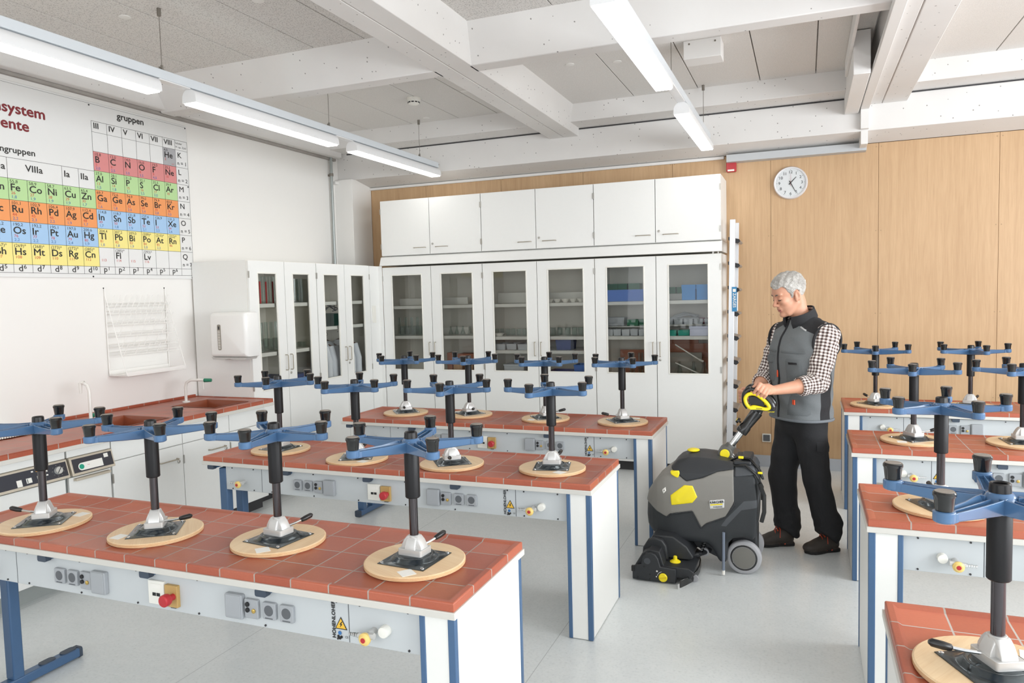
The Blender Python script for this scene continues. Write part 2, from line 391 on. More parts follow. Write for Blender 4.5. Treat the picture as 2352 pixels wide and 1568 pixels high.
light_line(-.825, [((3.22, 4.74), 'nearer lit strip lamp of the right row beside the ceiling access box'), ((5.43, 6.93), 'farther lit strip lamp of the right row above the cabinet end')], [5.02, 6.68, 3.3], 'right', 6.93)
# ------------------------------------------------------------------ small ceiling things
t = empty('smoke_detector', (-3.25, 5.9, ZC), 'round white smoke detector on the ceiling panel left of the centre beam', 'smoke detector')
MB().lathe([(.062, 0), (.062, -.022), (.055, -.026)], n=28).build('base', M_CREAM, t)
MB().lathe([(.052, -.026), (.05, -.05), (.03, -.062), (.001, -.064)], n=28).build('head', M_CREAM, t)
b = MB()
for k in range(10):
    a = 2*math.pi*k/10; b.box(.046, .053, -.011, .011, -.046, -.036); b.xf(Matrix.Rotation(a, 4, 'Z'), len(b.v)-8)
b.build('vent_slots', M_DARK, t)
t = empty('ceiling_box', (-.68, 5.55, ZC), 'white rectangular access box on the ceiling between lamp row and panel joint', 'box')
MB().box(-.13, .13, -.09, .09, -.13, 0).build('casing', M_SMOOTH, t, bevel=.003)
b = MB()
for x in (-.09, .09): b.lathe([(.007, -.092), (.007, -.0905)], (x, 0, -.025), 8, 'y')
b.build('screws', M_WIRE, t)
discs = [(-4.3, 2.76), (-3.9, 3.45), (-3.42, 2.55), (-3.0, 3.6), (-3.86, 5.35), (-2.75, 5.9), (-3.5, 6.6), (-1.7, 5.6), (-1.35, 5.7), (-1.1, 6.55), (-.05, 5.1), (1.35, 5.2), (1.3, 3.6)]
for x, y in discs:
    o = MB().lathe([(.035, 0), (.035, -.003), (.03, -.004)], (0, 0, 0), 20).build('ceiling_rosette', mat('cap_white', '#e6e4e0', .5), loc=(x, y, ZC))
    tag(o, 'small round white rosette flush on a ceiling panel', 'rosette', 'round rosettes on the ceiling panels')
# steel conduit on the left wall
t = empty('conduit', (-4.84, 6.87, 2.0), 'vertical grey steel conduit on the white wall behind the tall cupboard', 'conduit')
MB().cyl((0, 0, .05), (0, 0, 1.33), .016, n=12).build('pipe', mat('galvanised_pipe', '#a3a8a6', .35, metal=.5), t)
MB().lathe([(.022, 0), (.022, .03)], (0, 0, 1.06), 12).box(-.04, 0, -.012, .012, 1.06, 1.08).build('pipe_clamp', M_WIRE, t)
MB().box(-.038, .014, .05, .17, .98, 1.01).build('bracket', M_SMOOTH, t, bevel=.002)

# ================================================================== lab tables
def lab_table(sgn, label):
    """root at the floor below the aisle-end front corner; the table extends to sgn*x"""
    t = empty('lab_table', (0, 0, 0), label, 'table', 'tiled lab tables')
    def X(a, c): return (min(sgn*a, sgn*c), max(sgn*a, sgn*c))
    # tile top with raised rim
    b = MB(); L, D = TL, TD; x0, x1 = X(0, L); rings = []
    for ins, z in ((0, .757), (0, .7830), (.003, .786), (.020, .786), (.031, .7795)):
        rings.append([(x0+ins, ins, z), (x1-ins, ins, z), (x1-ins, D-ins, z), (x0+ins, D-ins, z)])
    b.loft(rings); b.build('tile_top', M_TILE, t, bevel=.0015)
    MB().box(*X(-.006, L+.006), -.006, D+.006, .734, .757).build('top_board', M_BOARD, t, bevel=.002)
    # pedestal at the aisle end
    p = MB().box(*X(.006, .125), .012, D-.012, 0.004, .734).build('end_pedestal', M_WHITE, t, bevel=.001)
    for a, c in ((0.002, .028), (.107, .127)):
        for y0, y1 in ((.009, .03), (D-.03, D-.009)): MB().box(*X(a, c), y0, y1, .002, .733).build('edge_strip', M_BLUE, p, bevel=.003)
    # service channel
    ch = MB().box(*X(.127, 2.29), .035, .19, .583, .726).build('service_channel', M_GREY, t, bevel=.002)
    for u in (.405, 2.02): MB().box(*X(u-.0015, u+.0015), .0345, .036, .585, .724).build('panel_joint', M_SOCKD, ch)
    b = MB()
    for u in (.18, .36, .45, .75, 1.05, 1.35, 1.65, 1.95, 2.08, 2.24):
        for z in (.592, .717): b.lathe([(.004, .036), (.004, .032)], (sgn*u, 0, z), 8, 'y')
    b.build('panel_screws', M_DARK, ch)
    MB().box(*X(.127, 2.36), .06, .18, .726, .734).build('spacer', M_CAP, t)
    def rb(b, u, w, h, z, y0, y1, r): b.rbox(sgn*u-w/2, sgn*u+w/2, y0, y1, z-h/2, z+h/2, r, 'y', 3)
    def socket(u):
        b = MB(); rb(b, u, .056, .06, .65, .022, .036, .006); s = b.build('socket', M_SOCK, ch, bevel=.002)
        MB().lathe([(.019, .0215), (.0185, .030), (.001, .030)], (sgn*u, 0, .652), 20, 'y').build('socket_well', M_SOCKD, s)
        b = MB()
        for dx in (-.007, .007): b.lathe([(.0025, .0295), (.0025, .029)], (sgn*u+dx, 0, .652), 8, 'y')
        b.build('pin_hole', M_INK, s)
        b = MB(); b.box(sgn*u-.016, sgn*u+.016, .0212, .022, .6235, .627); b.build('socket_print', M_SOCKD, s)
    for u in (.65, .724, 1.684, 1.756): socket(u)
    for u in (.80, 1.611):
        b = MB(); rb(b, u, .058, .068, .648, .022, .036, .005); s = b.build('jack_plate', M_SOCK, ch, bevel=.002)
        b = MB()
        for z in (.664, .644): b.lathe([(.0085, .0215), (.0085, .017), (.004, .017)], (sgn*u-.014, 0, z), 12, 'y')
        b.build('black_jack', M_INK, s)
        b = MB().lathe([(.008, .022), (.008, .018), (.004, .016)], (sgn*u+.012, 0, .643), 10, 'y'); b.build('brass_jack', mat('brass', '#c9ab62', .25, metal=.8), s)
    for u in (.874, 1.537):
        b = MB(); rb(b, u, .076, .088, .65, .016, .036, .006); s = b.build('blank_cover', M_SOCK, ch, bevel=.003)
        b = MB(); rb(b, u, .066, .078, .652, .014, .0165, .005); b.build('flap', M_SOCK, s, bevel=.001)
    u = 1.244; b = MB(); rb(b, u, .078, .09, .648, .024, .036, .003); s = b.build('network_outlet', M_CREAM, ch, bevel=.002)
    b = MB().box(sgn*u-.024, sgn*u+.024, .0225, .0245, .664, .682); b.build('name_field', M_PAPER, s)
    b = MB()
    for dx in (-.009, .011): b.box(sgn*u+dx-.008, sgn*u+dx+.008, .0225, .0245, .636, .648)
    b.build('port', M_INK, s)
    u = 1.168; b = MB(); rb(b, u, .06, .082, .645, .02, .036, .003); s = b.build('emergency_stop', M_BEIGE, ch, bevel=.002)
    MB().lathe([(.012, .02), (.012, .0), (.021, -.004), (.023, -.012), (.022, -.026), (.018, -.03), (.001, -.031)], (sgn*u-.012*sgn, 0, .646), 24, 'y').build('stop_button', M_RED, s)
    MB().box(sgn*u-.012, sgn*u+.012, .028, .036, .597, .603).build('stop_label', M_SOCKD, s)
    # gas taps: base elbow, yellow knob, silver nozzle, white wall boss
    def tap(u, boss):
        g = MB().lathe([(.012, .036), (.012, -.002)], (sgn*u, 0, .64), 12, 'y').cyl((sgn*(u-.025), -.008, .643), (sgn*(u+.03), -.008, .639), .0105, n=10).build('gas_tap', M_ALU, ch)
        MB().lathe([(.013, -.008), (.020, -.012), (.021, -.022), (.013, -.029), (.001, -.029)], (sgn*(u+.004), 0, .634), 14, 'y').build('tap_knob', M_YEL, g)
        MB().lathe([(.0085, -.0292), (.0085, -.0305), (.001, -.0305)], (sgn*(u+.004), 0, .634), 10, 'y').build('knob_mark', M_RED, g)
        b = MB(); 
        for k in range(5): b.cyl((sgn*(u+.03+k*.008), -.008, .639), (sgn*(u+.036+k*.008), -.008, .6385), .0085-.001*(k % 2)-.0006*k, n=10)
        b.build('hose_nozzle', M_CHROME, g)
        if boss: MB().lathe([(.019, .036), (.019, .016), (.017, .011), (.001, .010)], (sgn*(u-.044), 0, .648), 18, 'y').build('tap_boss', M_CREAM, g)
    tap(.307, True); tap(2.15, False)
    # warning triangle and maker's lettering
    u = .436; y = .0335
    b = MB()
    b.add([(sgn*u-.024, y, .625), (sgn*u+.024, y, .625), (sgn*u, y, .668)], [(0, 1, 2)])
    y2 = .0331; b.cur = 1
    b.add([(sgn*u-.0195, y2, .628), (sgn*u+.0195, y2, .628), (sgn*u, y2, .662)], [(0, 1, 2)])
    y3 = .0327; b.cur = 0
    b.add([(sgn*u+q, y3, z) for q, z in ((.003, .652), (-.006, .641), (-.001, .641), (-.004, .631), (.006, .643), (.001, .643), (.006, .652))], [tuple(range(7))])
    b.build('warning_sticker', [M_INK, M_WARN], ch, recalc=False, smooth=0)
    b = MB(); uu = sgn*(.464)
    add_text(b, 'HOHENLOHER', .019, frame_m((uu+.006-(.0 if sgn < 0 else .0), y2, .592), (0, 0, 1), (-1, 0, 0)), 'LEFT', .0006)
    b.build('maker_lettering', M_INK, ch, recalc=False, smooth=0)
    b = MB(); b.lathe([(.007, .0335), (.007, .0331)], (sgn*u-.006, 0, .612), 10, 'y'); b.cur = 1
    for dx, dz in ((-.012, -.012), (.0, -.013), (-.006, -.018)): b.lathe([(.005, .0335), (.005, .0331)], (sgn*u+dx, 0, .612+dz), 8, 'y')
    add_text(b, 'CE', .011, frame_m((sgn*u+.014, y2, .597), (1, 0, 0), (0, 0, 1)))
    b.build('approval_marks', [mat('print_blue', '#3a74b0', .5), M_INK], ch, recalc=False, smooth=0)
    # brackets under the board
    for u in (.737, 1.273, 1.82, 2.375):
        k = MB().box(*X(u-.022, u+.022), .02, .3, .712, .7338).build('bracket', M_BLUE, t, bevel=.003)
        MB().rbox(sgn*u-.024, sgn*u+.024, -.0, .024, .708, .7338, .007, 'y').build('bracket_cap', M_CAP, k)
    # blue T-leg: two posts on one foot
    for y0 in (.035, .165): MB().box(*X(2.29, 2.345), y0, y0+.05, .05, .712).build('leg', M_BLUE, t, bevel=.006)
    f = MB().box(*X(2.292, 2.342), .0, .49, .008, .052).build('foot', M_BLUE, t, bevel=.006)
    MB().rbox(sgn*2.317-.026, sgn*2.317+.026, .484, .5, .004, .054, .01, 'y').rbox(sgn*2.317-.026, sgn*2.317+.026, -.01, .006, .004, .054, .01, 'y').build('end_cap', M_CAP, f)
    for y0 in (.3, .405): MB().rbox(sgn*2.317-.02, sgn*2.317+.02, y0, y0+.075, .05, .057, .018, 'z').build('foot_pad', M_CAP, f)
    return t
KL = lab_table(-1, 'front left red-tiled table holding the four nearest stools')
KL.location = (-.993, 1.945, 0)
SRC = {}
def place_copy(src, loc, label):
    c = copy_tree(src); c.location = loc; c['label'] = label; return c
place_copy(KL, (-.967, 3.385, 0), 'middle left red-tiled table with four stools, between the other two left tables')
place_copy(KL, (-.943, 4.80, 0), 'rear left red-tiled table nearest the glass-door cupboards')
KR = lab_table(1, 'nearest right red-tiled table, cut off by the bottom right picture corner')
KR.location = (.218, 1.785, 0)
place_copy(KR, (.233, 3.19, 0), 'second right red-tiled table from the camera, its gas tap in view')
place_copy(KR, (.251, 4.592, 0), 'third right red-tiled table from the camera, second before the beech wall')
place_copy(KR, (.276, 6.075, 0), 'farthest right red-tiled table, directly before the beech wall')

# ================================================================== upturned lab stools
ZT = .7741
def make_stool():
    t = empty('lab_stool', (0, 0, 0), 'stool', 'stool', 'upturned lab stools')
    b = MB(); b.lathe([(.174, .0055), (.1785, .0085), (.1785, .019), (.174, .022)], n=64)
    o = b.build('seat', M_SEAT, t, smooth=30)
    b = MB()
    for z in (.010, .0135, .017): b.lathe([(.1786, z), (.179, z+.0006), (.1786, z+.0012)], n=64, cap=False)
    b.build('ply_edge', M_PLY, o, recalc=False)
    st = MB().box(.085, .14, -.10, -.05, .0221, .0226).build('paper_label', M_PAPER, t)
    # pressed steel plate
    h = .094; N = 16; b = MB(); rings = []
    def sq(r, k): 
        pts = []
        for i in range(32):
            a = 2*math.pi*i/32+math.pi/4; c, s_ = math.cos(a), math.sin(a); m = max(abs(c), abs(s_)); q = (1-k)/1.0+k/m
            pts.append((r*c*q, r*s_*q))
        return pts
    for r, k, z in ((h, 1, .022), (h, 1, .0245), (h-.006, 1, .0255), (.083, .45, .0255), (.078, .15, .030), (.070, 0, .040), (.064, 0, .042), (.058, 0, .039), (.052, 0, .042), (.04, 0, .0425)):
        rings.append([(x, y, z) for x, y in sq(r, k)])
    b.loft(rings); pl = b.build('mounting_plate', M_PLATE, t, smooth=50)
    sc = None
    for sx in (-1, 1):
        for sy in (-1, 1):
            if sc is None: sc = MB().lathe([(.0065, .025), (.0065, .028), (.003, .030), (.001, .030)], (0, 0, 0), 10).build('screw', M_CHROME, pl)
            else: sc = sc.copy(); COL.objects.link(sc)
            sc.location = (sx*.083, sy*.083, 0)
    # cast aluminium swivel block
    b = MB(); b.rbox(-.048, .048, -.036, .036, .041, .064, .007, 'z'); 
    R = []
    for (a, c, z, r) in ((.043, .021, .062, .003), (.041, .021, .074, .003), (.032, .020, .092, .004), (.0245, .0195, .103, .008), (.021, .0185, .107, .010)):
        q = []
        for cx_, cy_, st in ((a-r, c-r, 0), (-a+r, c-r, 90), (-a+r, -c+r, 180), (a-r, -c+r, 270)):
            for k in range(4): w = math.radians(st+30*k); q.append((cx_+r*math.cos(w), cy_+r*math.sin(w), z))
        R.append(q)
    b.loft(R); b.loft([[(x*(.018/.021)*0+(y*.0185/.0195 if False else y), x*.78, z) for x, y, z in r] for r in R]); b.lathe([(.0215, .06), (.0205, .108), (.017, .109)], n=20)
    for a in ():
        q = math.radians(a); b.add([(.044*math.cos(q)+.003*math.sin(q), .038*math.sin(q)-.003*math.cos(q), .063), (.044*math.cos(q)-.003*math.sin(q), .038*math.sin(q)+.003*math.cos(q), .063), (.02*math.cos(q)-.003*math.sin(q), .02*math.sin(q)+.003*math.cos(q), .098), (.02*math.cos(q)+.003*math.sin(q), .02*math.sin(q)-.003*math.cos(q), .098), (.02*math.cos(q), .02*math.sin(q), .063)], [(0, 1, 2, 3), (0, 3, 4), (1, 4, 2), (0, 4, 1), (2, 4, 3)])
    cs = b.build('swivel_block', M_ALU, t, bevel=.0015)
    lv = MB().tube([(.035, 0, .060), (.07, 0, .063), (.115, 0, .071)], .0045, 8).build('lever', M_CHROME, t)
    MB().tube([(.098, 0, .068), (.101, 0, .0685), (.118, 0, .072), (.143, 0, .078), (.15, 0, .0797)], [.006, .0085, .0105, .010, .005], 12).build('lever_grip', M_BLACK, lv)
    MB().lathe([(.0155, .095), (.0155, .26)], n=20).build('gas_rod', M_ROD, t)
    MB().lathe([(.0235, .242), (.0262, .245), (.0262, .415), (.024, .42)], n=28).build('column_sleeve', M_TUBE, t)
    # five-armed base
    hb = MB().lathe([(.028, .404), (.040, .406), (.036, .438), (.027, .450), (.022, .453)], n=30).build('hub', M_BLUES, t)
    MB().lathe([(.0235, .450), (.0225, .472), (.020, .475), (.016, .472), (.016, .462), (.001, .462)], n=24).build('hub_cap', M_BLACK, hb)
    arms = []
    # trough-shaped arm along +x
    b = MB(); prof = []
    for x, w, z0, z1, dp in ((.025, .030, .406, .446, .010), (.054, .029, .407, .445, .016), (.108, .024, .411, .442, .016), (.173, .020, .417, .442, .013), (.213, .019, .421, .443, .009)):
        wi = w-.0045; prof.append([(x, -w, z1), (x, -w+.002, z0+.003), (x, -w*.7, z0), (x, w*.7, z0), (x, w-.002, z0+.003), (x, w, z1), (x, wi, z1), (x, wi*.8, z1-dp), (x, -wi*.8, z1-dp), (x, -wi, z1)])
    b.loft(prof); b.box(.04, .215, -.002, .002, .425, .4415)
    b.lathe([(.016, .421), (.022, .424), (.023, .428), (.023, .446), (.02, .448)], (.231, 0, 0), 20)
    b.box(.208, .231, -.0195, .0195, .4215, .4425)
    for k in range(5):
        ar = b.build('arm', M_BLUES, t, bevel=.0012) if k == 0 else bpy.data.objects.new('arm', arms[0].data)
        if k:
            COL.objects.link(ar); ar.parent = t
            m = ar.modifiers.new('bevel', 'BEVEL'); m.width = .0012; m.segments = 2; m.limit_method = 'ANGLE'; m.angle_limit = math.radians(40)
        arms.append(ar)
        if k == 0:
            gl = MB().lathe([(.0175, .447), (.0185, .45), (.0215, .478), (.0235, .481), (.0235, .487), (.021, .4905), (.0195, .4905)], (.231, 0, 0), 22).build('glide', M_RUB, ar)
            fp = MB().lathe([(.0195, .4903), (.0195, .4918), (.001, .492)], (.231, 0, 0), 18).build('glide_pad', M_FELT, gl); fp.parent = gl
        else:
            g2 = gl.copy(); COL.objects.link(g2); g2.parent = ar
    # the felt stays the glide's own face: merge it into the glide's mesh
    return t
def make_stool_fix(t):
    for ar in [c for c in t.children if c.name.startswith('arm')]:
        pass
STOOL = make_stool()
# felt pads belong to the glides' mesh so that the depth stays thing > part > sub-part
gl_me = None
for ar in [c for c in STOOL.children if c.name.startswith('arm')]:
    for g in list(ar.children):
        for p in list(g.children): bpy.data.objects.remove(p)
b = MB().lathe([(.0175, .447), (.0185, .45), (.0215, .478), (.0235, .481), (.0235, .487), (.021, .4905), (.0195, .4905)], (.231, 0, 0), 22)
b.cur = 1; b.lathe([(.0195, .4903), (.0195, .4918), (.001, .492)], (.231, 0, 0), 18)
gme = b.mesh('glide', [M_RUB, M_FELT])
for ar in [c for c in STOOL.children if c.name.startswith('arm')]:
    for g in ar.children: g.data = gme
def pose_stool(t, x, y, ph, lev):
    t.location = (x, y, ZT)
    arms = sorted([c for c in t.children if c.name.startswith('arm')], key=lambda o: o.name)
    for k, a in enumerate(arms): a.rotation_euler[2] = math.radians(ph+72*k)
    for c in t.children:
        if c.name.startswith(('swivel', 'mounting')): c.rotation_euler[2] = math.radians(lev-75)
        if c.name.startswith('lever'): c.rotation_euler[2] = math.radians(lev)
        if c.name.startswith('paper'): c.rotation_euler[2] = math.radians(lev-110)
        if c.name.startswith('seat'): c.rotation_euler[2] = math.radians(ph*3+lev)
FT = 'front left table'; MT = 'middle left table'; BT = 'rear left table'
STOOLS = [(-1.281, 2.223, 29, 71, 'blue-armed stool upside down, nearest the aisle end of the '+FT),
 (-1.903, 2.257, 69, 68, 'blue-armed stool upside down, second from the aisle on the '+FT),
 (-2.46, 2.185, 38, 20, 'blue-armed stool upside down, third from the aisle on the '+FT),
 (-3.05, 2.136, 52, 200, 'blue-armed stool upside down, cut by the left picture edge on the '+FT),
 (-3.046, 3.671, 5, 70, 'blue-armed stool upside down at the far left end of the '+MT),
 (-2.424, 3.581, 44, 100, 'blue-armed stool upside down, third from the aisle on the '+MT),
 (-1.825, 3.61, 68, -68, 'blue-armed stool upside down, second from the aisle on the '+MT),
 (-1.253, 3.658, 45, 88, 'blue-armed stool upside down nearest the aisle end of the '+MT),
 (-2.988, 5.122, 36, -65, 'blue-armed stool upside down at the far left end of the '+BT),
 (-2.44, 5.16, 70, -52, 'blue-armed stool upside down, third from the aisle on the '+BT),
 (-1.795, 5.115, 28, 22, 'blue-armed stool upside down, second from the aisle on the '+BT),
 (-1.212, 5.111, 14, 201, 'blue-armed stool upside down nearest the aisle end of the '+BT),
 (.425, 1.997, 16, 190, 'large near blue-armed stool upside down at the bottom right picture corner'),
 (.523, 3.45, 5, 100, 'blue-armed stool upside down on the second right table from the camera'),
 (.599, 4.905, 45, 21, 'blue-armed stool upside down nearest the aisle on the third right table'),
 (1.158, 4.95, 27, 80, 'blue-armed stool cut by the right picture edge on the third right table'),
 (.505, 6.30, 49, 120, 'blue-armed stool upside down nearest the aisle on the farthest right table'),
 (1.149, 6.345, 68, 60, 'blue-armed stool upside down, second from the aisle on the farthest right table'),
 (1.78, 6.34, 15, 60, 'blue-armed stool by the right picture edge on the farthest right table, mostly cut off')]
for i, (x, y, ph, lev, lb) in enumerate(STOOLS):
    s = STOOL if i == 0 else copy_tree(STOOL)
    s['label'] = lb; pose_stool(s, x, y, ph, lev)
# ================================================================== periodic table
def poster():
    m = [mat('poster_white', '#e3e3e1', .45, var=.01), mat('poster_black', '#2a2826', .5), mat('poster_dark_red', '#7e262c', .5), mat('poster_red', '#c8473c', .5), mat('poster_blue', '#3f6fa8', .5),
         mat('cell_red', '#d78a88', .5, var=.01), mat('cell_green', '#b5d79a', .5, var=.01), mat('cell_orange', '#ec9a5e', .5, var=.01), mat('cell_blue', '#a3c5e6', .5, var=.01), mat('cell_yellow', '#f0e28c', .5, var=.01), mat('cell_grey', '#a9a9ab', .5, var=.01)]
    t = empty('wall_chart', (XL, 3.4, 1.9), 'large white periodic table chart with coloured element cells on the left wall', 'chart')
    O = Vector((XL, 3.4, 1.9))
    MB().box(.0, .012, 1.6-3.4, 4.862-3.4, .015, 1.305).build('board', m[0], t, bevel=.002)
    PX = .0122
    cells = MB(); ln = MB(); tx = MB()
    def cell(y0, y1, z0, z1, c): cells.cur = c; cells.add([(PX, y-3.4, z-1.9) for y, z in ((y0, z0), (y1, z0), (y1, z1), (y0, z1))], [(0, 1, 2, 3)])
    def hl(y0, y1, z, w=.0012): ln.add([(PX+.0004, y-3.4, q-1.9) for y, q in ((y0, z-w), (y1, z-w), (y1, z+w), (y0, z+w))], [(0, 1, 2, 3)])
    def vl(y, z0, z1, w=.0012): ln.add([(PX+.0004, q-3.4, zz-1.9) for q, zz in ((y-w, z0), (y+w, z0), (y+w, z1), (y-w, z1))], [(0, 1, 2, 3)])
    def T(s, y, z, size, c=1, al='LEFT', bold=0): tx.cur = c; add_text(tx, s, size, frame_m((PX+.0008, y-3.4, z-1.9), (0, 1.1, 0), (0, 0, 1)), al, bold)
    C = [3.188+.1284*k for k in range(14)]; P0 = 6   # C[6] is the first main-group column
    R = [2.988, 2.846, 2.706, 2.565, 2.424, 2.283, 2.143, 2.0, 1.945]
    Lx = 1.9
    colr = [10, 5, 6, 7, 8, 9, 0]
    main = ['B C N O F Ne', 'Al Si P S Cl Ar', 'Ga Ge As Se Br Kr', 'In Sn Sb Te I Xe', 'Tl Pb Bi Po At Rn', '- Fl - Lv - -']
    wts = ['10,8 12,0 14,0 16,0 19,0 20,2', '27,0 28,1 31,0 32,1 35,5 39,9', '69,7 72,6 74,9 79,0 79,9 83,8', '114,8 118,7 121,8 127,6 126,9 131,3', '204,4 207,2 209,0 (209)* (210)* (222)*', '- (285)* - (293)* - -']
    en = ['2,0 2,5 3,0 3,5 4,0 -', '1,5 1,8 2,1 2,5 3,0 -', '1,6 1,8 2,0 2,4 2,8 3,0', '1,7 1,8 1,9 2,1 2,5 2,6', '1,8 1,8 1,9 2,0 2,2 -', '- - - - - -']
    nums = [5, 13, 31, 49, 81, 113]
    sub = [('Cr Mn Fe Co Ni Cu Zn', '52,0 54,9 55,8 58,9 58,7 63,5 65,4', 24, '1,6 1,5 1,8 1,9 1,9 1,9 1,7', 6), ('Mo Tc Ru Rh Pd Ag Cd', '95,9 (98) 101,1 102,9 106,4 107,9 112,4', 42, '1,8 1,9 2,2 2,3 2,2 1,9 1,7', 7),
           ('W Re Os Ir Pt Au Hg', '183,8 186,2 190,2 192,2 195,1 197,0 200,6', 74, '1,7 1,9 2,2 2,2 2,2 2,4 1,9', 8), ('Sg Bh Hs Mt Ds Rg Cn', '(266)* (267)* (269)* (268)* (273)* (272)* (285)*', 106, '- - - - - - -', 9)]
    def elem(y, ztop, sym, wt, no, e):
        if wt != '-': T(wt, y+.010, ztop-.028, .029)
        if sym != '-': T(sym, y+.011, ztop-.079, .066, 1, 'LEFT', .0011)
        if no: T(str(no), y+.015, ztop-.103, .027, 3)
        if e != '-': T(e, y+.015, ztop-.129, .028, 4)
    for r in range(6):
        z1, z0 = R[r+1], R[r+2]
        s, w, e = main[r].split(), wts[r].split(), en[r].split()
        cell(C[6], C[12], z0, z1, colr[r+1])
        for k in range(6): elem(C[6+k], z1, s[k], w[k], nums[r]+k if not (r == 5 and k > 3) else None, e[k])
    cell(C[11], C[12], R[1], R[0], 10); elem(C[11], R[0], 'He', '4,0', 2, '-'); T('1s²', C[12]-.045, R[1]+.01, .02, 3)
    for r, (s, w, n0, e, c) in enumerate(sub):
        z1, z0 = R[r+3], R[r+4]; cell(Lx, C[6], z0, z1, c)
        s, w, e = s.split(), w.split(), e.split()
        for k in range(7): elem(C[k-1] if k else C[0]-.1284, z1, s[k], w[k], n0+k, e[k])
    # the sub-group block sits one row lower than the main rows
    for z in R[1:]: hl(C[6], C[13], z)
    hl(C[6], C[13], R[0], .001)
    for z in (R[3], R[4], R[5], R[6], R[8]): hl(Lx, C[6], z)
    hl(Lx, C[6], R[7]); hl(Lx, C[6], 2.70); hl(C[6], C[13], 3.067)
    for k in range(14):
        if k >= 6: vl(C[k], R[8], 3.067)
        else: vl(C[k], R[8], R[3])
    vl(C[1], R[3], 2.70); vl(C[4], R[3], 2.70); vl(C[5], R[3], 2.70)
    hl(1.62, 4.845, 3.190, .0008)
    for k, s in enumerate(['III', 'IV', 'V', 'VI', 'VII', 'VIII']): T(s, C[6+k]+.014, 3.016, .058, 1, 'LEFT', .0011)
    T('Schale/', C[12]+.004, 3.036, .023); T('H. qu. Zahl', C[12]+.004, 3.006, .023)
    for k, s in enumerate('KLMNOPQ'): T(s, C[12]+.018, R[k]-.062, .062, 1, 'LEFT', .0006); T('n = %d' % (k+1), C[12]+.014, R[k]-.122, .043, 1, 'LEFT', .0004)
    for k in range(6): T('d', C[k]+.03, 1.955, .06, 1, 'LEFT', .0005); T(str(5+k), C[k]+.066, 1.972, .038, 1, 'LEFT', .0004); T('p', C[6+k]+.03, 1.962, .06, 1, 'LEFT', .0005); T(str(k+1), C[6+k]+.066, 1.975, .038, 1, 'LEFT', .0004)
    T('gruppen', 4.181, 3.125, .068, 1, 'LEFT', .0014); T('Nebengruppen', 3.517, 2.735, .058, 1, 'RIGHT', .0010)
    T('Periodensystem', 3.607, 2.998, .098, 2, 'RIGHT', .0026); T('der Elemente', 3.485, 2.893, .098, 2, 'RIGHT', .0026)
    T('VIIIa', 3.50, 2.625, .062, 1, 'CENTER', .001); T('Ia', 3.715, 2.628, .062, 1, 'LEFT', .001); T('IIa', 3.843, 2.628, .062, 1, 'LEFT', .001); T('VIIa', 3.20, 2.62, .062, 1, 'LEFT', .001)
    cells.build('coloured_cells', m, t, smooth=0, recalc=False); ln.build('table_lines', m[1], t, smooth=0, recalc=False); tx.build('lettering', m, t, smooth=0, recalc=False)
    b = MB()
    for y, z in ((3.898, 1.926), (4.84, 1.928), (3.947, 3.178), (4.845, 3.183), (4.846, 2.694)): b.lathe([(.006, .012), (.006, .015), (.001, .016)], (0, y-3.4, z-1.9), 10, 'x')
    b.build('fixing_screws', M_DARK, t)
poster()

# ================================================================== left counter
CXF, CYE, CY0, CZ = -4.06, 4.825, 1.2, .91
M_TILEC = m_tile('worktop_tile', lx=4.0, ly=4.0)
def counter():
    t = empty('tiled_worktop', (CXF, CY0, 0), 'long red-tiled worktop with sunken brown sinks along the left wall', 'worktop')
    def loc(x0, x1, y0, y1): return (x0-CXF, x1-CXF, y0-CY0, y1-CY0)
    s1 = (-4.60, -4.17, 4.30, 4.66); s2 = (-4.60, -4.17, 3.50, 3.86)
    xb = XL+.001
    b = MB(); z0, z1 = .884, CZ
    for x0, x1, y0, y1 in ((xb, CXF, CY0, s2[2]), (xb, s2[0], s2[2], s2[3]), (s2[1], CXF, s2[2], s2[3]), (xb, CXF, s2[3], s1[2]), (xb, s1[0], s1[2], s1[3]), (s1[1], CXF, s1[2], s1[3]), (xb, CXF, s1[3], CYE)):
        b.box(*loc(x0, x1, y0, y1), z0, z1)
    b.build('tile_top', M_TILEC, t)
    b = MB(); b.box(*loc(CXF-.02, CXF, CY0, CYE), CZ, CZ+.005); b.box(*loc(xb, CXF-.02, CYE-.02, CYE), CZ, CZ+.005); b.box(*loc(xb, xb+.016, CY0, CYE-.02), CZ, CZ+.02)
    b.build('raised_rim', M_TILEC, t, bevel=.002)
    b = MB(); b.box(*loc(xb, CXF+.006, CY0, 3.45), .858, .884); b.box(*loc(xb, CXF+.006, 4.7, CYE+.006), .858, .884); b.box(*loc(-4.14, CXF+.006, 3.45, 4.7), .858, .884)
    b.build('top_board', M_BOARD, t, bevel=.002)
    M_BAS = mat('brown_stoneware', '#8e4a30', .3, var=.08, coat=.2)
    for x0, x1, y0, y1 in (s1, s2):
        x0, x1, y0, y1 = loc(x0, x1, y0, y1); r = []
        for ins, z in ((-.012, CZ+.004), (0.0, CZ+.003), (.012, CZ-.03), (.025, CZ-.2), (.05, CZ-.205)):
            r.append([(x0+ins, y0+ins, z), (x1-ins, y0+ins, z), (x1-ins, y1-ins, z), (x0+ins, y1-ins, z)])
        b = MB(); b.loft(r, cap=False); n = len(b.v); b.f.append((n-4, n-3, n-2, n-1)); b.m.append(0)
        b.build('sink_basin', M_BAS, t, recalc=False)
counter()
M_HANDLE = mat('beige_metal_handle', '#a79f90', .35, metal=.3, var=.03)
M_LOCK = mat('nickel_lock', '#b7b4ae', .3, metal=.7)
M_GAPG = mat('grey_edge_band', '#9ba09e', .5)
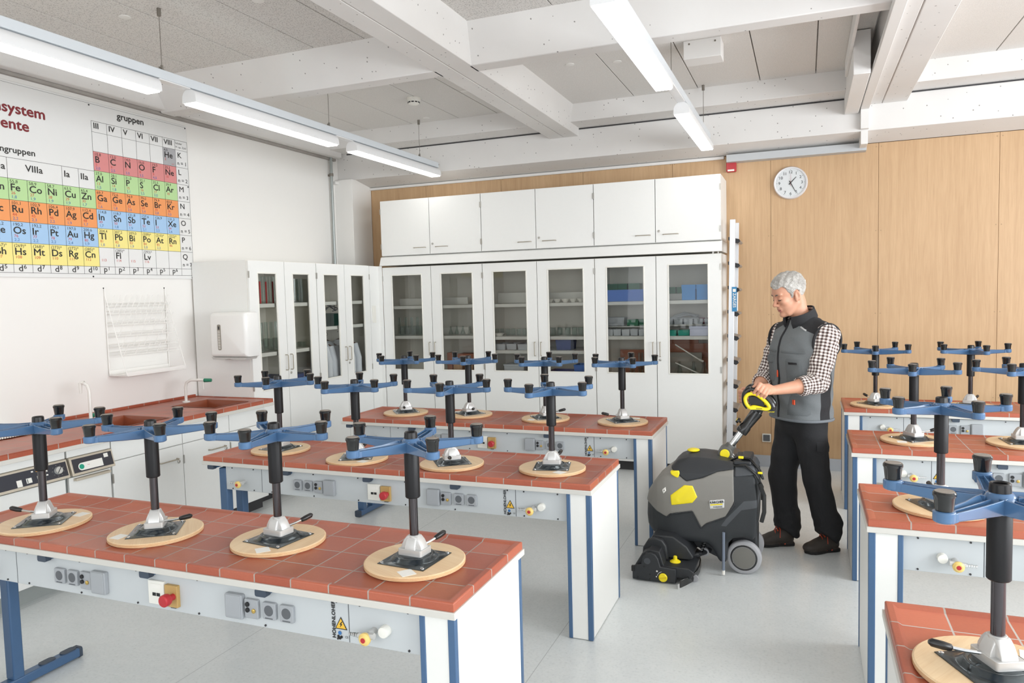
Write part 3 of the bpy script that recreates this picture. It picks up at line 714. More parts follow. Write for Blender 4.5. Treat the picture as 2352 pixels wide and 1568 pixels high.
def handle(parent, p0, p1, out, r=.005):
    """bow handle between two points standing off along vector out"""
    p0, p1, out = Vector(p0), Vector(p1), Vector(out); d = (p1-p0).normalized()*.008
    return MB().tube([p0, p0+out*.75, p0+out+d, p1+out-d, p1+out*.75, p1], r, 8).build('handle', M_HANDLE, parent)
def lockat(parent, p, axis):
    return MB().lathe([(.012, 0), (.012, .006), (.009, .008), (.002, .008)], p, 16, axis).build('lock', M_LOCK, parent)
FX = -4.135
units = [('base_cabinet', 3.36, 3.94, 'white base cabinet under the worktop beside the timer panel, with a bow handle and lock', True),
         ('base_cabinet', 3.94, 4.40, 'white base cabinet under the worktop below the far sink, with its handle showing', True),
         ('base_cabinet', 4.40, 4.81, 'white end base cabinet of the worktop run, mostly behind upturned stools', False)]
for nm, y0, y1, lb, hasl in units:
    t = empty(nm, (FX, y0, 0), lb, 'cabinet', 'base cabinets under the worktop'); w = y1-y0
    MB().box(-.5, -.02, .0, w, .10, .69).build('body', M_WHITE2, t)
    MB().box(-.035, -.02, .0, w, .69, .857).build('front_rail', M_WHITE2, t)
    dr = MB().box(-.019, 0, .003, w-.003, .714, .852).build('drawer_front', M_WHITE2, t, bevel=.0015)
    d = MB().box(-.019, 0, .003, w-.003, .105, .708).build('door', M_WHITE2, t, bevel=.0015)
    handle(d, (0, w-.22, .617), (0, w-.06, .617), (.028, 0, 0))
    if hasl: lockat(d, (0, w-.045, .592), 'x')
    MB().box(0, .006, -.004, .006, .57, .63).build('hinge', M_LOCK, d)
    MB().box(-.5, -.07, 0, w, 0.0, .10).build('plinth', M_DARK, t)
M_CONS = mat('dark_console_face', '#33363f', .25, var=.05); M_CFR = mat('champagne_trim', '#c9bfae', .35, metal=.25)
def appliance(y0, y1, lb, kind):
    t = empty('built_in_appliance', (FX, y0, 0), lb, 'appliance'); w = y1-y0
    MB().box(-.5, -.025, 0.004, w-.004, .10, .855).build('body', M_GAPG, t)
    MB().box(-.02, 0, .006, w-.006, .80, .855).build('top_strip', M_WHITE2, t, bevel=.0015)
    d = MB().box(-.02, 0, .012, w-.012, .11, .675).build('door', M_WHITE2, t, bevel=.0015)
    b = MB(); b.prism([(-.02, .69), (.045, .69), (.014, .798), (-.02, .798)], .008, w-.008, 'y'); c = b.build('console', M_CFR, t, bevel=.003)
    def on(y, s): # point on the sloping face, s 0..1 upward
        return Vector((.045-.031*s, y, .69+.108*s))
    nrm = Vector((.108, 0, .031)).normalized()
    def quad(y0_, y1_, s0, s1, off): return [on(y, s)+nrm*off for y, s in ((y0_, s0), (y1_, s0), (y1_, s1), (y0_, s1))]
    b = MB(); b.add(quad(.02, w-.018, .14, .9, .0012), [(0, 1, 2, 3)]); b.build('console_face', M_CONS, c, recalc=False, smooth=0)
    if kind == 1:
        kc = on(w-.075, .52)
        b = MB().cyl(kc+nrm*.001, kc+nrm*.016, .024, .021, 20); b.build('selector_knob', mat('silver_knob', '#c9c9c6', .35, metal=.4), c)
        b = MB(); b.box(-.002, .002, -.02, .02, 0, .001); 
        M = frame_m(kc+nrm*.0165, Vector((0, 1, 0)), Vector((-.031, 0, .108)).normalized()); M = M @ Matrix.Rotation(math.radians(-40), 4, 'Z'); b.xf(M); b.build('knob_pointer', M_DARK, c)
        b = MB()
        for k in range(9):
            a = math.radians(20+k*40); p = kc+Vector((0, 1, 0))*.036*math.cos(a)+Vector((-.276, 0, .961))*.033*math.sin(a)
            b.box(-.0025, .0025, -.0025, .0025, .0, .0006); n = len(b.v)-8; b.xf(Matrix.Translation(p+nrm*.0015), n)
        for yy in (w-.13, w-.125): b.add(quad(yy-.03, yy-.012, .6, .66, .0016), [(0, 1, 2, 3)])
        b.build('scale_print', M_PAPER, c, smooth=0)
        for k, yy in enumerate((.60, .665)):
            b = MB(); 
            for (a, e, s0, s1, o1) in ((yy, yy+.032+.012*k, .24, .5, .004),): b.add(quad(a, e, s0, s1, .0013)+quad(a+.001, e-.001, s0+.01, s1-.01, o1), [(4, 5, 6, 7), (0, 1, 5, 4), (1, 2, 6, 5), (2, 3, 7, 6), (3, 0, 4, 7)])
            b.cur = 1; b.add(quad(yy+.004, yy+.008, .27, .46, .0043), [(0, 1, 2, 3)])
            b.build('rocker_switch', [M_CREAM, M_INK], c, smooth=0, recalc=False)
        b = MB(); b.add(quad(w-.205, w-.19, .72, .82, .0014), [(0, 1, 2, 3)]); b.build('amber_lamp', mat('amber_print', '#d59a3a', .4), c, recalc=False, smooth=0)
        b = MB()
        for yy, ss in ((w-.232, .74), (w-.2, .45), (w-.2, .3), (w-.15, .62), (w-.15, .4)): b.add(quad(yy, yy+.012, ss, ss+.07, .0014), [(0, 1, 2, 3)])
        b.build('symbol_print', M_PAPER, c, recalc=False, smooth=0)
        b = MB(); b.add(quad(.545, .575, .16, .5, .0015), [(0, 1, 2, 3)]); b.build('card', M_PAPER, c, recalc=False, smooth=0)
    else:
        b = MB(); L = w-.09
        pts = [on(.075+.022*math.cos(a), .42)+Vector((-.276, 0, .961))*.023*math.sin(a)+nrm*.002 for a in [math.pi/2+math.pi*k/10 for k in range(11)]]
        pts += [on(L, .42-.215)+nrm*.002, on(L, .42+.215)+nrm*.002]
        b.add(pts, [tuple(range(len(pts)))]); b.build('instruction_label', M_PAPER, c, smooth=0)
        b = MB(); b.cyl(on(.075, .42)+nrm*.002, on(.075, .42)+nrm*.004, .0155, n=20); b.build('green_button', mat('green_button', '#149a7d', .3), c)
        b = MB()
        for yy in (.118, .126): b.cyl(on(yy, .45)+nrm*.002, on(yy, .45)+nrm*.003, .002, n=8)
        b.build('indicator', M_RED, c)
        b = MB(); b.add(quad(w-.075, w-.045, .62, .84, .0016), [(0, 1, 2, 3)]); b.build('pictogram', M_PAPER, c, recalc=False, smooth=0)
        MB().box(0, .03, .04, w-.03, .652, .668).build('door_handle', M_CFR, d, bevel=.003)
    MB().box(-.5, -.07, 0, w, 0.0, .10).build('plinth', M_GAPG, t)
appliance(2.18, 3.05, 'built-in appliance with wide dark console, rotary selector and two rocker switches, below the worktop', 1)
appliance(3.05, 3.36, 'narrow built-in unit with green round button on its dark console, beside the wide one', 2)
# faucets
M_LABW = mat('white_tap_coating', '#e6e3dd', .3, var=.02, coat=.3); M_GRN = mat('green_tap_handle', '#1d7a5c', .35)
def faucet(x, y, h, reach, label, ang, low=False):
    t = empty('lab_faucet', (x, y, CZ+.001), label, 'faucet', rz=ang)
    p = MB().lathe([(.03, 0), (.03, .008), (.016, .012)], n=18).tube([(0, 0, .01), (0, 0, h-.06), (.012, 0, h-.02), (.045, 0, h), (reach-.03, 0, h), (reach, 0, h-.004)], .0115, 12).build('swan_neck', M_LABW, t)
    if low:
        MB().cyl((0, -.012, .035), (0, -.06, .035), .016, .014, 12).box(-.022, .022, -.06, -.03, .028, .048).build('tap_handle', M_GRN, t, bevel=.003)
        MB().cyl((reach, 0, h-.004), (reach, 0, h-.075), .013, .009, 10).build('nozzle', M_LABW, t); return
    MB().cyl((reach-.012, 0, h-.004), (reach+.05, 0, h-.004), .016, .014, 12).box(reach+.0, reach+.045, -.022, .022, h-.012, h+.006).build('tap_handle', M_GRN, t, bevel=.003)
    MB().cyl((reach-.02, 0, h-.01), (reach-.02, 0, h-.075), .009, .005, 10).build('nozzle', M_LABW, t)
faucet(-4.66, 4.50, .18, .17, 'white lab faucet with green handle beside the tall cupboard at the far sink', math.radians(18))
faucet(-4.63, 3.62, .27, .06, 'white lab faucet behind the near sink, seen between the two nearest left stools', math.radians(200), True)
# draining mat
t = empty('draining_tray', (-4.70, 3.0, CZ+.001), 'perforated light draining tray on a dark green base lying on the worktop', 'tray')
MB().box(-.17, .15, -.5, .24, 0.005, .018).build('base', mat('dark_green_plastic', '#20402f', .4), t, bevel=.004)
b = MB()
for k in range(46): b.box(.15, .158, -.5+k*.016, -.49+k*.016, .006, .017)
for k in range(18): b.box(-.165+k*.0175, -.158+k*.0175, -.495, .235, .0182, .0215)
b.build('grille', M_CREAM, t)

# ================================================================== glass-door cupboards
def m_glass():
    m = bpy.data.materials.new('clear_glass_pane'); m.use_nodes = True; N = m.node_tree.nodes; L = m.node_tree.links; N.remove(N['Principled BSDF'])
    tr = N.new('ShaderNodeBsdfTransparent'); tr.inputs[0].default_value = (.93, .95, .94, 1); gl = N.new('ShaderNodeBsdfGlossy'); gl.inputs['Roughness'].default_value = .02
    fr = N.new('ShaderNodeFresnel'); fr.inputs[0].default_value = 1.5; mx = N.new('ShaderNodeMixShader')
    L.new(fr.outputs[0], mx.inputs[0]); L.new(tr.outputs[0], mx.inputs[1]); L.new(gl.outputs[0], mx.inputs[2]); L.new(mx.outputs[0], N['Material Output'].inputs[0]); return m
M_GLASS = m_glass()
def m_gware():
    m = bpy.data.materials.new('laboratory_glass'); m.use_nodes = True; N = m.node_tree.nodes; L = m.node_tree.links; N.remove(N['Principled BSDF'])
    tr = N.new('ShaderNodeBsdfTransparent'); tr.inputs[0].default_value = (.9, .93, .92, 1); gl = N.new('ShaderNodeBsdfGlossy'); gl.inputs['Roughness'].default_value = .05; gl.inputs[0].default_value = (1, 1, 1, 1)
    fr = N.new('ShaderNodeLayerWeight'); fr.inputs[0].default_value = .35; mx = N.new('ShaderNodeMixShader')
    L.new(fr.outputs['Facing'], mx.inputs[0]); L.new(tr.outputs[0], mx.inputs[1]); L.new(gl.outputs[0], mx.inputs[2]); L.new(mx.outputs[0], N['Material Output'].inputs[0]); return m
M_GW = m_gware()
M_INT = mat('cabinet_interior', '#ece7dc', .6, var=.02); M_SHELF = mat('shelf_white', '#e4e1d8', .5, var=.02)
def cupboard(name, loc, rz, w, d, z0, z1, gz0, gz1, gin, label, shelves, grp, hz=(1.10, 1.235), gofs=0, keyed=True):
    """local frame: doors at y=0 facing -y, body to +y; width w along +x from 0"""
    t = empty(name, loc, label, 'cupboard', grp, rz)
    b = MB(); k = .019
    b.box(0, k, .021, d, z0, z1); b.box(w-k, w, .021, d, z0, z1); b.box(k, w-k, .021, d, z1-k, z1); b.box(k, w-k, .021, d, z0, z0+k); b.box(k, w-k, d-.008, d, z0+k, z1-k); b.box(k, w-k, .05, d-.008, gz0-.06, gz0-.04)
    b.build('body', [M_INT], t)
    MB().box(0, w, .05, d, 0, z0).build('plinth', M_DARK, t)
    for s in (0, 1): MB().box(-.0005 if s == 0 else w-.0005, .0005 if s == 0 else w+.0005, .021, d, z0, z1).build('side_panel', M_WHITE2, t)
    for i, z in enumerate(shelves): MB().box(k, w-k, .03, d-.01, z-.034, z).build('shelf', M_SHELF, t, bevel=.003)
    hw = w/2
    MB().box(hw-.004, hw+.004, .0165, .0209, z0+.006, z1-.006).build('door_gap_shade', M_DARK, t)  # dark strip standing in for the shade between the two doors
    for s in (0, 1):
        x0 = s*hw+.003; x1 = (s+1)*hw-.003; g0 = x0+gin+gofs; g1 = x1-gin+gofs
        b = MB(); b.box(x0, x1, 0, .02, z0+.004, gz0); b.box(x0, x1, 0, .02, gz1, z1-.004); b.box(x0, g0, 0, .02, gz0, gz1); b.box(g1, x1, 0, .02, gz0, gz1)
        dd = b.build('door', M_WHITE2, t)
        b = MB(); f = .012
        for q in ((g0, g1, gz0, gz0+f), (g0, g1, gz1-f, gz1), (g0, g0+f, gz0+f, gz1-f), (g1-f, g1, gz0+f, gz1-f)): b.box(q[0], q[1], -.003, .012, q[2], q[3])
        b.build('glazing_bead', M_CREAM, dd, bevel=.002)
        b = MB(); b.add([(g0+f, .008, gz0+f), (g1-f, .008, gz0+f), (g1-f, .008, gz1-f), (g0+f, .008, gz1-f)], [(0, 1, 2, 3)]); b.build('glass_pane', M_GLASS, dd, smooth=0, recalc=False)
        hx = x1-.03 if s == 0 else x0+.03
        handle(dd, (hx, 0, hz[0]), (hx, 0, hz[1]), (0, -.03, 0), .0045)
        if s == 1 and keyed: MB().lathe([(.011, 0), (.011, -.006), (.003, -.008)], (x0+.028, 0, hz[0]-.03), 14, 'y').build('lock', M_LOCK, dd)
        xh = x0 if s == 0 else x1
        for zz in (z1-.12, (z0+z1)/2-.08): MB().box(xh-.005, xh+.005, -.006, .004, zz-.028, zz+.028).build('hinge', M_LOCK, dd)
    return t
YF = 6.838; GR = 'white glass-door cupboards'
cupboard('glass_cupboard', (-4.22, YF, 0), 0, 1.173, .525, .09, 2.035, .935, 1.955, .104, 'left white glass-door cupboard of the back wall row, holding beakers and wooden blocks', [1.30, 1.62], GR)
cupboard('glass_cupboard', (-3.045, YF, 0), 0, 1.173, .525, .09, 2.035, .935, 1.955, .104, 'middle white glass-door cupboard of the back wall row, holding grey and blue trays', [1.15, 1.29, 1.62], GR)
cupboard('glass_cupboard', (-1.87, YF, 0), 0, 1.168, .525, .09, 2.035, .935, 1.955, .104, 'right white glass-door cupboard of the back wall row, holding green and blue boxes', [1.29, 1.62], GR)
RZ = math.radians(90)
cupboard('glass_cupboard', (-4.262, 4.835, 0), RZ, .905, .6, .09, 2.055, .945, 1.955, .10, 'white glass-door cupboard on the left wall beside the worktop, holding red burettes and glassware', [1.27, 1.69], GR, (1.10, 1.235), .0)
cupboard('glass_cupboard', (-4.262, 5.745, 0), RZ, .90, .6, .09, 2.055, .945, 1.955, .10, 'white glass-door cupboard in the corner, holding white lab coats', [1.45, 1.69], GR, (1.10, 1.235), .0)
# filler panel in the corner with its card holder
t = empty('corner_panel', (-4.262, 6.65, 0), 'white corner filler panel between the two cupboard runs', 'panel')
MB().box(-.018, 0, .0, .186, .09, 2.05).build('panel', M_WHITE2, t, bevel=.001)
MB().box(.0, .042, .174, .185, .0, 2.05).build('return_strip', M_WHITE2, t)
MB().box(-.02, -.001, .0, .186, .0, .09).build('plinth', M_DARK, t)
MB().box(.0, .012, .03, .085, 1.45, 1.63).build('card_holder', M_CREAM, t, bevel=.002)
# upper cupboards and slanted light strip
def upper(x0, w, label):
    t = empty('wall_cupboard', (x0, YF, 2.155), label, 'cupboard', 'white upper cupboards along the back wall')
    MB().box(0, w, .021, .525, 0, .585).build('body', M_WHITE2, t)
    MB().box(w/2-.004, w/2+.004, .0165, .0209, .006, .58).build('door_gap_shade', M_DARK, t)  # painted shadow line where the upper doors meet
    for s in (0, 1):
        a, c = s*w/2+.003, (s+1)*w/2-.003; d = MB().box(a, c, 0, .02, .003, .582).build('door', M_WHITE2, t, bevel=.0015)
        hx = a+.30 if s == 0 else a+.07
        handle(d, (hx+.10, 0, .072), (hx+.235, 0, .072), (0, -.03, 0), .004) if s == 0 else handle(d, (hx, 0, .072), (hx+.135, 0, .072), (0, -.03, 0), .004)
        if s == 1: MB().lathe([(.011, 0), (.011, -.006), (.003, -.008)], (a+.03, 0, .105), 14, 'y').build('lock', M_LOCK, d)
        xh = a if s == 0 else c
        for zz in (.1, .47): MB().box(xh-.005, xh+.005, -.006, .004, zz-.028, zz+.028).build('hinge', M_LOCK, d)
upper(-4.22, 1.173, 'left white upper cupboard above the glass doors'); upper(-3.045, 1.173, 'middle white upper cupboard above the glass doors'); upper(-1.87, 1.168, 'right white upper cupboard above the glass doors, nearest the clock')
b = MB(); b.prism([(YF-.035, 2.052), (YF+.5, 2.052), (YF+.5, 2.15), (YF+.02, 2.15), (YF+.0, 2.14)], -4.232, -.695, 'x')
tag(b.build('cornice_panel', M_WHITE2, bevel=.003), 'long slanted white panel between the glass doors and the upper cupboards', 'panel')

# ---------------------------------------------------------------- contents
M_DKBLUE = mat('dark_blue_plastic', '#26407f', .4); M_BIN = mat('bright_blue_bin', '#3f74c4', .4); M_SKY = mat('sky_blue_card', '#3b8fd0', .55); M_GREEN = mat('dark_green_card', '#2f7a55', .55); M_TEAL = mat('teal_plastic', '#1e9a84', .4)
M_LGREY = mat('light_grey_plastic', '#c3c6c8', .4); M_LID = mat('pale_lilac_box', '#cfd0de', .45); M_PORC = mat('white_porcelain', '#f0ece2', .2, coat=.3); M_WOODB = m_wood('pale_wood_block', '#a87a4c', '#cfa274', 2, .5, 2); M_BRICK = mat('orange_brown_board', '#a8674a', .6, var=.1)
M_BURG = mat('magenta_plastic', '#b02a4f', .4); M_REDL = mat('red_liquid', '#d04545', .3); M_COAT = mat('white_cotton', '#eef0f4', .85, var=.02, bump=.2, bscale=60); M_HANG = mat('brown_wood_hanger', '#6d4a35', .5)
def inside(loc, hx=.03, hy=.03):
    """things behind the glass stand where the sight line through their door meets their shelf, clear of the cupboard sides"""
    x, y, z = loc
    if 6.85 < y < 7.34:
        x2 = x*y/YF; a, c = [q for q in ((-4.198, -3.068), (-3.022, -1.894), (-1.848, -.724)) if q[0]-.05 < x < q[1]+.05][0]
        return (max(a+hx, min(c-hx, x2)), y, z)
    if x < -4.27 and 4.85 < y < 6.6 and 0.9 < z < 2:
        a, c = (4.86, 5.718) if y < 5.7 else (5.77, 6.622)
        return (x, max(a+hy, min(c-hy, y*x/-4.265)), z)
    return loc
def item(name, mb, m, loc, label, cat, group=None, bevel=0, rz=0):
    loc = inside(loc, max(abs(v[0]) for v in mb.v)+.001, max(abs(v[1]) for v in mb.v)+.001)
    return tag(mb.build(name, m, None, loc, rz, bevel), label, cat, group)
def openbin(w, d, h, th=.004, taper=.9):
    b = MB(); o = [(-w/2*taper, -d/2*taper), (w/2*taper, -d/2*taper), (w/2*taper, d/2*taper), (-w/2*taper, d/2*taper)]; u = [(-w/2, -d/2), (w/2, -d/2), (w/2, d/2), (-w/2, d/2)]
    sh = lambda P, k, z: [(x*(1-k/abs(x)) if abs(x) > k else 0, y*(1-k/abs(y)) if abs(y) > k else 0, z) for x, y in P]
    b.loft([[(x, y, 0) for x, y in o], [(x, y, h) for x, y in u], sh(u, th, h), sh(o, th, th)]); return b
def beaker(r, h): return MB().lathe([(r*.95, 0), (r, .004), (r, h-.004), (r*1.08, h), (r*.94, h-.003), (r*.94, .005), (.001, .004)], n=14, cap=False)
def cyl_glass(r, h): return MB().lathe([(r*1.8, 0), (r*1.8, .006), (r, .012), (r, h), (r*.85, h), (r*.85, .014), (.001, .012)], n=12, cap=False)
def flask(r, h): return MB().lathe([(r, 0), (r*1.02, .006), (r*.35, h*.68), (r*.33, h-.004), (r*.4, h), (r*.28, h-.002), (r*.28, h*.68), (r*.9, .01), (.001, .008)], n=14, cap=False)
rnd = random.Random(3)
YS = YF+.2
def many(fn, name, m, xs, y, z, label, cat, group):
    first = None
    for i, x in enumerate(xs):
        if first is None: first = item(name, fn(), m, (x, y, z+.001), label, cat, group)
        else:
            o = first.copy(); COL.objects.link(o); o.location = inside((x, y+(.03 if i % 2 else 0), z+.001))
many(lambda: beaker(.032, .10), 'beaker', M_GW, [-4.0, -3.93, -3.86, -3.79, -3.73], YS-.06, 1.30, 'clear glass beaker on the middle shelf behind the first door of the back row', 'beaker', 'beakers behind the first back door')
many(lambda: cyl_glass(.016, .19), 'measuring_cylinder', M_GW, [-4.03, -3.95, -3.88, -3.81], YS+.03, 1.30, 'slim glass measuring cylinder behind the first door of the back row', 'glass cylinder', 'measuring cylinders behind the first back door')
item('tray_edge', MB().box(-.42, .42, 0, .012, 0, .075), M_SHELF, (-3.63, YS+.1, 1.301), 'long pale tray edge on the middle shelf of the left back cupboard', 'tray', None, .002)
item('tray_edge', MB().box(-.42, .42, 0, .012, 0, .075), M_SHELF, (-3.63, YS+.1, 1.621), 'long pale tray edge on the top shelf of the left back cupboard', 'tray', None, .002)
many(lambda: flask(.028, .09), 'conical_flask', M_GW, [-3.42, -3.35, -3.28, -3.2], YS, 1.30, 'small conical flask on the middle shelf behind the second back door', 'flask', 'flasks behind the second back door')
for i, (x, w, h, m, lb) in enumerate([(-3.42, .06, .22, M_BRICK, 'upright reddish wooden board leaning at the bottom of the second back door'), (-3.33, .1, .1, M_WOODB, 'pale wooden block at the bottom of the second back door'), (-3.2, .08, .09, M_WOODB, 'second pale wooden block, right of the first at the bottom of the second back door')]):
    item('wood_block', MB().box(-w/2, w/2, -.05, .05, 0, h), m, (x, YS-.07, .897), lb, 'wooden block', None, .003)
item('wooden_case', MB().box(-.12, .12, -.08, .08, 0, .2).box(-.122, .122, -.082, -.08, .13, .14), M_BRICK, (-3.2, YS+.06, .897), 'brown wooden case behind the blocks at the bottom of the second back door', 'case', None, .004)
many(lambda: openbin(.11, .2, .06), 'grey_tray', M_LGREY, [-2.83, -2.71, -2.59], YS-.05, 1.15, 'small light grey parts tray on the low shelf behind the third back door', 'tray', 'grey parts trays behind the third back door')
item('lidded_box', MB().rbox(-.11, .11, -.12, .12, 0, .09, .01).rbox(-.115, .115, -.125, .125, .09, .11, .01), M_LGREY, (-2.68, YS-.04, .897), 'grey lidded plastic box at the bottom behind the third back door', 'box', None, .003)
many(lambda: beaker(.026, .07), 'beaker', M_GW, [-2.9, -2.84, -2.78, -2.72, -2.66, -2.6], YS-.02, 1.29, 'short glass beaker on the middle shelf behind the third back door', 'beaker', 'short beakers behind the third back door')
item('porcelain_dish', MB().lathe([(.04, 0), (.06, .03), (.055, .03), (.036, .004), (.001, .004)], n=20, cap=False), M_PORC, (-2.88, YS-.1, 1.291), 'white porcelain dish at the left of the middle shelf behind the third back door', 'dish')
item('shelf_riser', MB().box(-.24, .24, -.01, .06, 0, .06), M_SHELF, (-2.72, YS+.14, 1.291), 'pale step riser at the back of the middle shelf, third back door', 'riser', None, .002)
item('shelf_riser', MB().box(-.24, .24, -.01, .06, 0, .11), M_SHELF, (-2.72, YS+.14, 1.621), 'pale step riser at the back of the top shelf, third back door', 'riser', None, .002)
many(lambda: MB().lathe([(.02, 0), (.042, .032), (.044, .036), (.04, .035), (.018, .004), (.001, .004)], n=18, cap=False), 'porcelain_bowl', M_PORC, [-2.33, -2.25, -2.17, -2.09, -2.01], YS-.1, 1.62, 'small white porcelain bowl in the row behind the fourth back door', 'bowl', 'white bowls behind the fourth back door')
item('shelf_riser', MB().box(-.24, .24, -.01, .06, 0, .1), M_SHELF, (-2.16, YS+.1, 1.621), 'pale step riser behind the white bowls, fourth back door', 'riser', None, .002)
many(lambda: beaker(.028, .08), 'beaker', M_GW, [-2.3, -2.23, -2.08, -2.02, -2.15], YS-.02, 1.29, 'clear glass beaker on the middle shelf behind the fourth back door', 'beaker', 'beakers behind the fourth back door')
item('shelf_riser', MB().box(-.24, .24, -.01, .06, 0, .07), M_SHELF, (-2.16, YS+.1, 1.291), 'pale step riser on the middle shelf, fourth back door', 'riser', None, .002)
item('blue_tub', openbin(.16, .2, .1), M_DKBLUE, (-2.17, YS-.02, 1.151), 'dark blue open tub on the low shelf behind the fourth back door', 'tub')
item('flat_blue_tray', openbin(.26, .22, .05), M_DKBLUE, (-2.2, YS-.06, .897), 'flat dark blue tray at the bottom behind the fourth back door', 'tray')
item('blue_bin', openbin(.16, .2, .11), M_BIN, (-1.99, YS-.04, .897), 'bright blue storage bin at the bottom right behind the fourth back door', 'bin')
item('white_bowl', MB().lathe([(.025, 0), (.05, .035), (.046, .035), (.022, .004), (.001, .004)], n=18, cap=False), M_PORC, (-1.99, YS-.04, .905), 'white bowl inside the bright blue bin behind the fourth back door', 'bowl')
item('long_blue_bin', openbin(.42, .25, .11, taper=.94), M_BIN, (-1.53, YS-.06, 1.621), 'long bright blue bin on the top shelf behind the fifth back door', 'bin')
many(lambda: MB().box(-.055, .055, -.06, .06, 0, .07).box(-.057, .057, -.062, .062, .07, .09), 'green_box', M_GREEN, [-1.72, -1.6, -1.48], YS+.2, 1.70, 'dark green card box in the row behind the long blue bin', 'box', 'green boxes above the long blue bin')
item('shelf_riser', MB().box(-.27, .27, -.07, .07, 0, .078), M_GREEN, (-1.56, YS+.2, 1.621), 'row of green boxes standing lowest behind the long blue bin', 'box', None, .002)
item('clear_tub', openbin(.18, .14, .08), M_LGREY, (-1.66, YS+.12, 1.38), 'light grey tub with a blue round label on the middle shelf, fifth back door', 'tub')
item('riser_shelf', MB().box(-.27, .27, -.08, .14, .075, .085).box(-.27, -.26, -.08, .14, 0, .075).box(.26, .27, -.08, .14, 0, .075), M_SHELF, (-1.56, YS+.1, 1.291), 'pale raised step on the middle shelf behind the fifth back door', 'riser')
many(lambda: MB().box(-.055, .055, -.05, .05, 0, .06), 'green_box', M_GREEN, [-1.5, -1.39], YS+.12, 1.377, 'green card box on the raised step behind the fifth back door', 'box', 'green boxes on the raised step')
many(lambda: openbin(.075, .09, .06), 'grey_tray', M_LGREY, [-1.73, -1.65, -1.57, -1.49, -1.41], YS-.08, 1.29, 'small light grey sorting tray in the row behind the fifth back door', 'tray', 'sorting trays behind the fifth back door')
item('wooden_board', MB().box(-.14, .14, -.01, .01, 0, .24), M_BRICK, (-1.5, YS+.15, .897), 'orange-brown board at the bottom behind the fifth back door', 'board', None, .003)
many(lambda: cyl_glass(.026, .22), 'measuring_cylinder', M_GW, [-1.52, -1.44], YS, .896, 'tall glass cylinder at the bottom behind the fifth back door', 'glass cylinder', 'cylinders behind the fifth back door')
many(lambda: MB().box(-.06, .06, -.08, .08, 0, .10).box(-.063, .063, -.083, .083, .10, .14), 'sky_blue_box', M_SKY, [-.98, -.85], YS-.08, 1.62, 'sky blue card box on the top shelf behind the last back door', 'box', 'sky blue boxes behind the last back door')
item('shelf_riser', MB().box(-.12, .12, -.06, .12, 0, .06), M_SHELF, (-1.1, YS+.1, 1.621), 'pale step on the top shelf behind the last back door', 'riser', None, .002)
many(lambda: MB().box(-.05, .05, -.05, .05, 0, .06), 'green_box', M_GREEN, [-1.15, -1.04], YS+.1, 1.682, 'green card box on the top step behind the last back door', 'box', 'green boxes behind the last back door')
many(lambda: openbin(.11, .12, .05), 'teal_tray', M_TEAL, [-1.15, -1.03], YS-.1, 1.29, 'teal open tray on the middle shelf behind the last back door', 'tray', 'teal trays behind the last back door')
item('lilac_box', MB().box(-.105, .105, -.08, .08, 0, .065).box(-.11, .11, -.085, .085, .065, .09), M_LID, (-.87, YS-.1, 1.291), 'pale lilac lidded box on the middle shelf behind the last back door', 'box', None, .003)
item('riser_shelf', MB().box(-.25, .25, -.06, .16, .085, .095).box(-.25, -.24, -.06, .16, 0, .085).box(.24, .25, -.06, .16, 0, .085), M_SHELF, (-.99, YS+.1, 1.291), 'pale raised step on the middle shelf behind the last back door', 'riser')
many(lambda: openbin(.08, .08, .05), 'grey_tray', M_LGREY, [-1.17, -1.08, -.99, -.9, -.81], YS+.08, 1.387, 'light grey sorting tray on the raised step behind the last back door', 'tray', 'sorting trays behind the last back door')
item('instrument_heap', MB().box(-.14, .14, -.05, .05, 0, .06).tube([(-.1, 0, .07), (.0, .02, .1), (.12, 0, .07)], .014, 8).tube([(-.12, -.02, .06), (.05, -.03, .09), (.13, .02, .075)], .01, 8), M_LGREY, (-1.03, YS+.2, 1.387), 'grey tub of clamps on the raised step behind the last back door', 'tub')
many(lambda: MB().lathe([(.028, 0), (.028, .05), (.024, .055), (.001, .055)], n=14), 'magenta_pot', M_BURG, [-.87, -.805], YS+.2, 1.387, 'magenta pot on the raised step behind the last back door', 'pot', 'magenta pots behind the last back door')
item('wooden_board', MB().box(-.2, .2, -.01, .01, 0, .30).box(-.2, .1, -.012, .012, .30, .36), M_BRICK, (-1.0, YS+.2, .897), 'large orange-brown board at the bottom behind the last back door', 'board', None, .003)
item('glass_apparatus', MB().box(-.15, .15, -.006, .006, 0, .22), mat('grey_mount_board', '#9a9488', .6), (-1.02, YS+.1, .897), 'grey mounting panel at the bottom behind the last back door', 'panel', None, .002)
item('stirring_rod', MB().cyl((-.12, 0, .3), (.1, 0, .16), .006, n=8).cyl((.1, 0, .16), (.14, 0, .14), .01, n=8), M_PORC, (-1.0, YS-.02, .9), 'long white glass rod leaning behind the last back door, the upper one', 'rod')
item('stirring_rod', MB().cyl((-.12, 0, .13), (.12, 0, .02), .006, n=8), M_PORC, (-1.0, YS-.05, .9), 'long white glass rod leaning behind the last back door, the lower one', 'rod')
many(lambda: flask(.045, .14), 'conical_flask', M_GW, [-1.08, -.95, -.86], YS+.0, .896, 'conical flask at the bottom behind the last back door', 'flask', 'flasks behind the last back door')
item('wall_notice', MB().box(-.05, .05, -.002, 0, 0, .28), M_PAPER, (-.83, 7.352, 1.66), 'white printed notice inside the last back cupboard', 'notice')
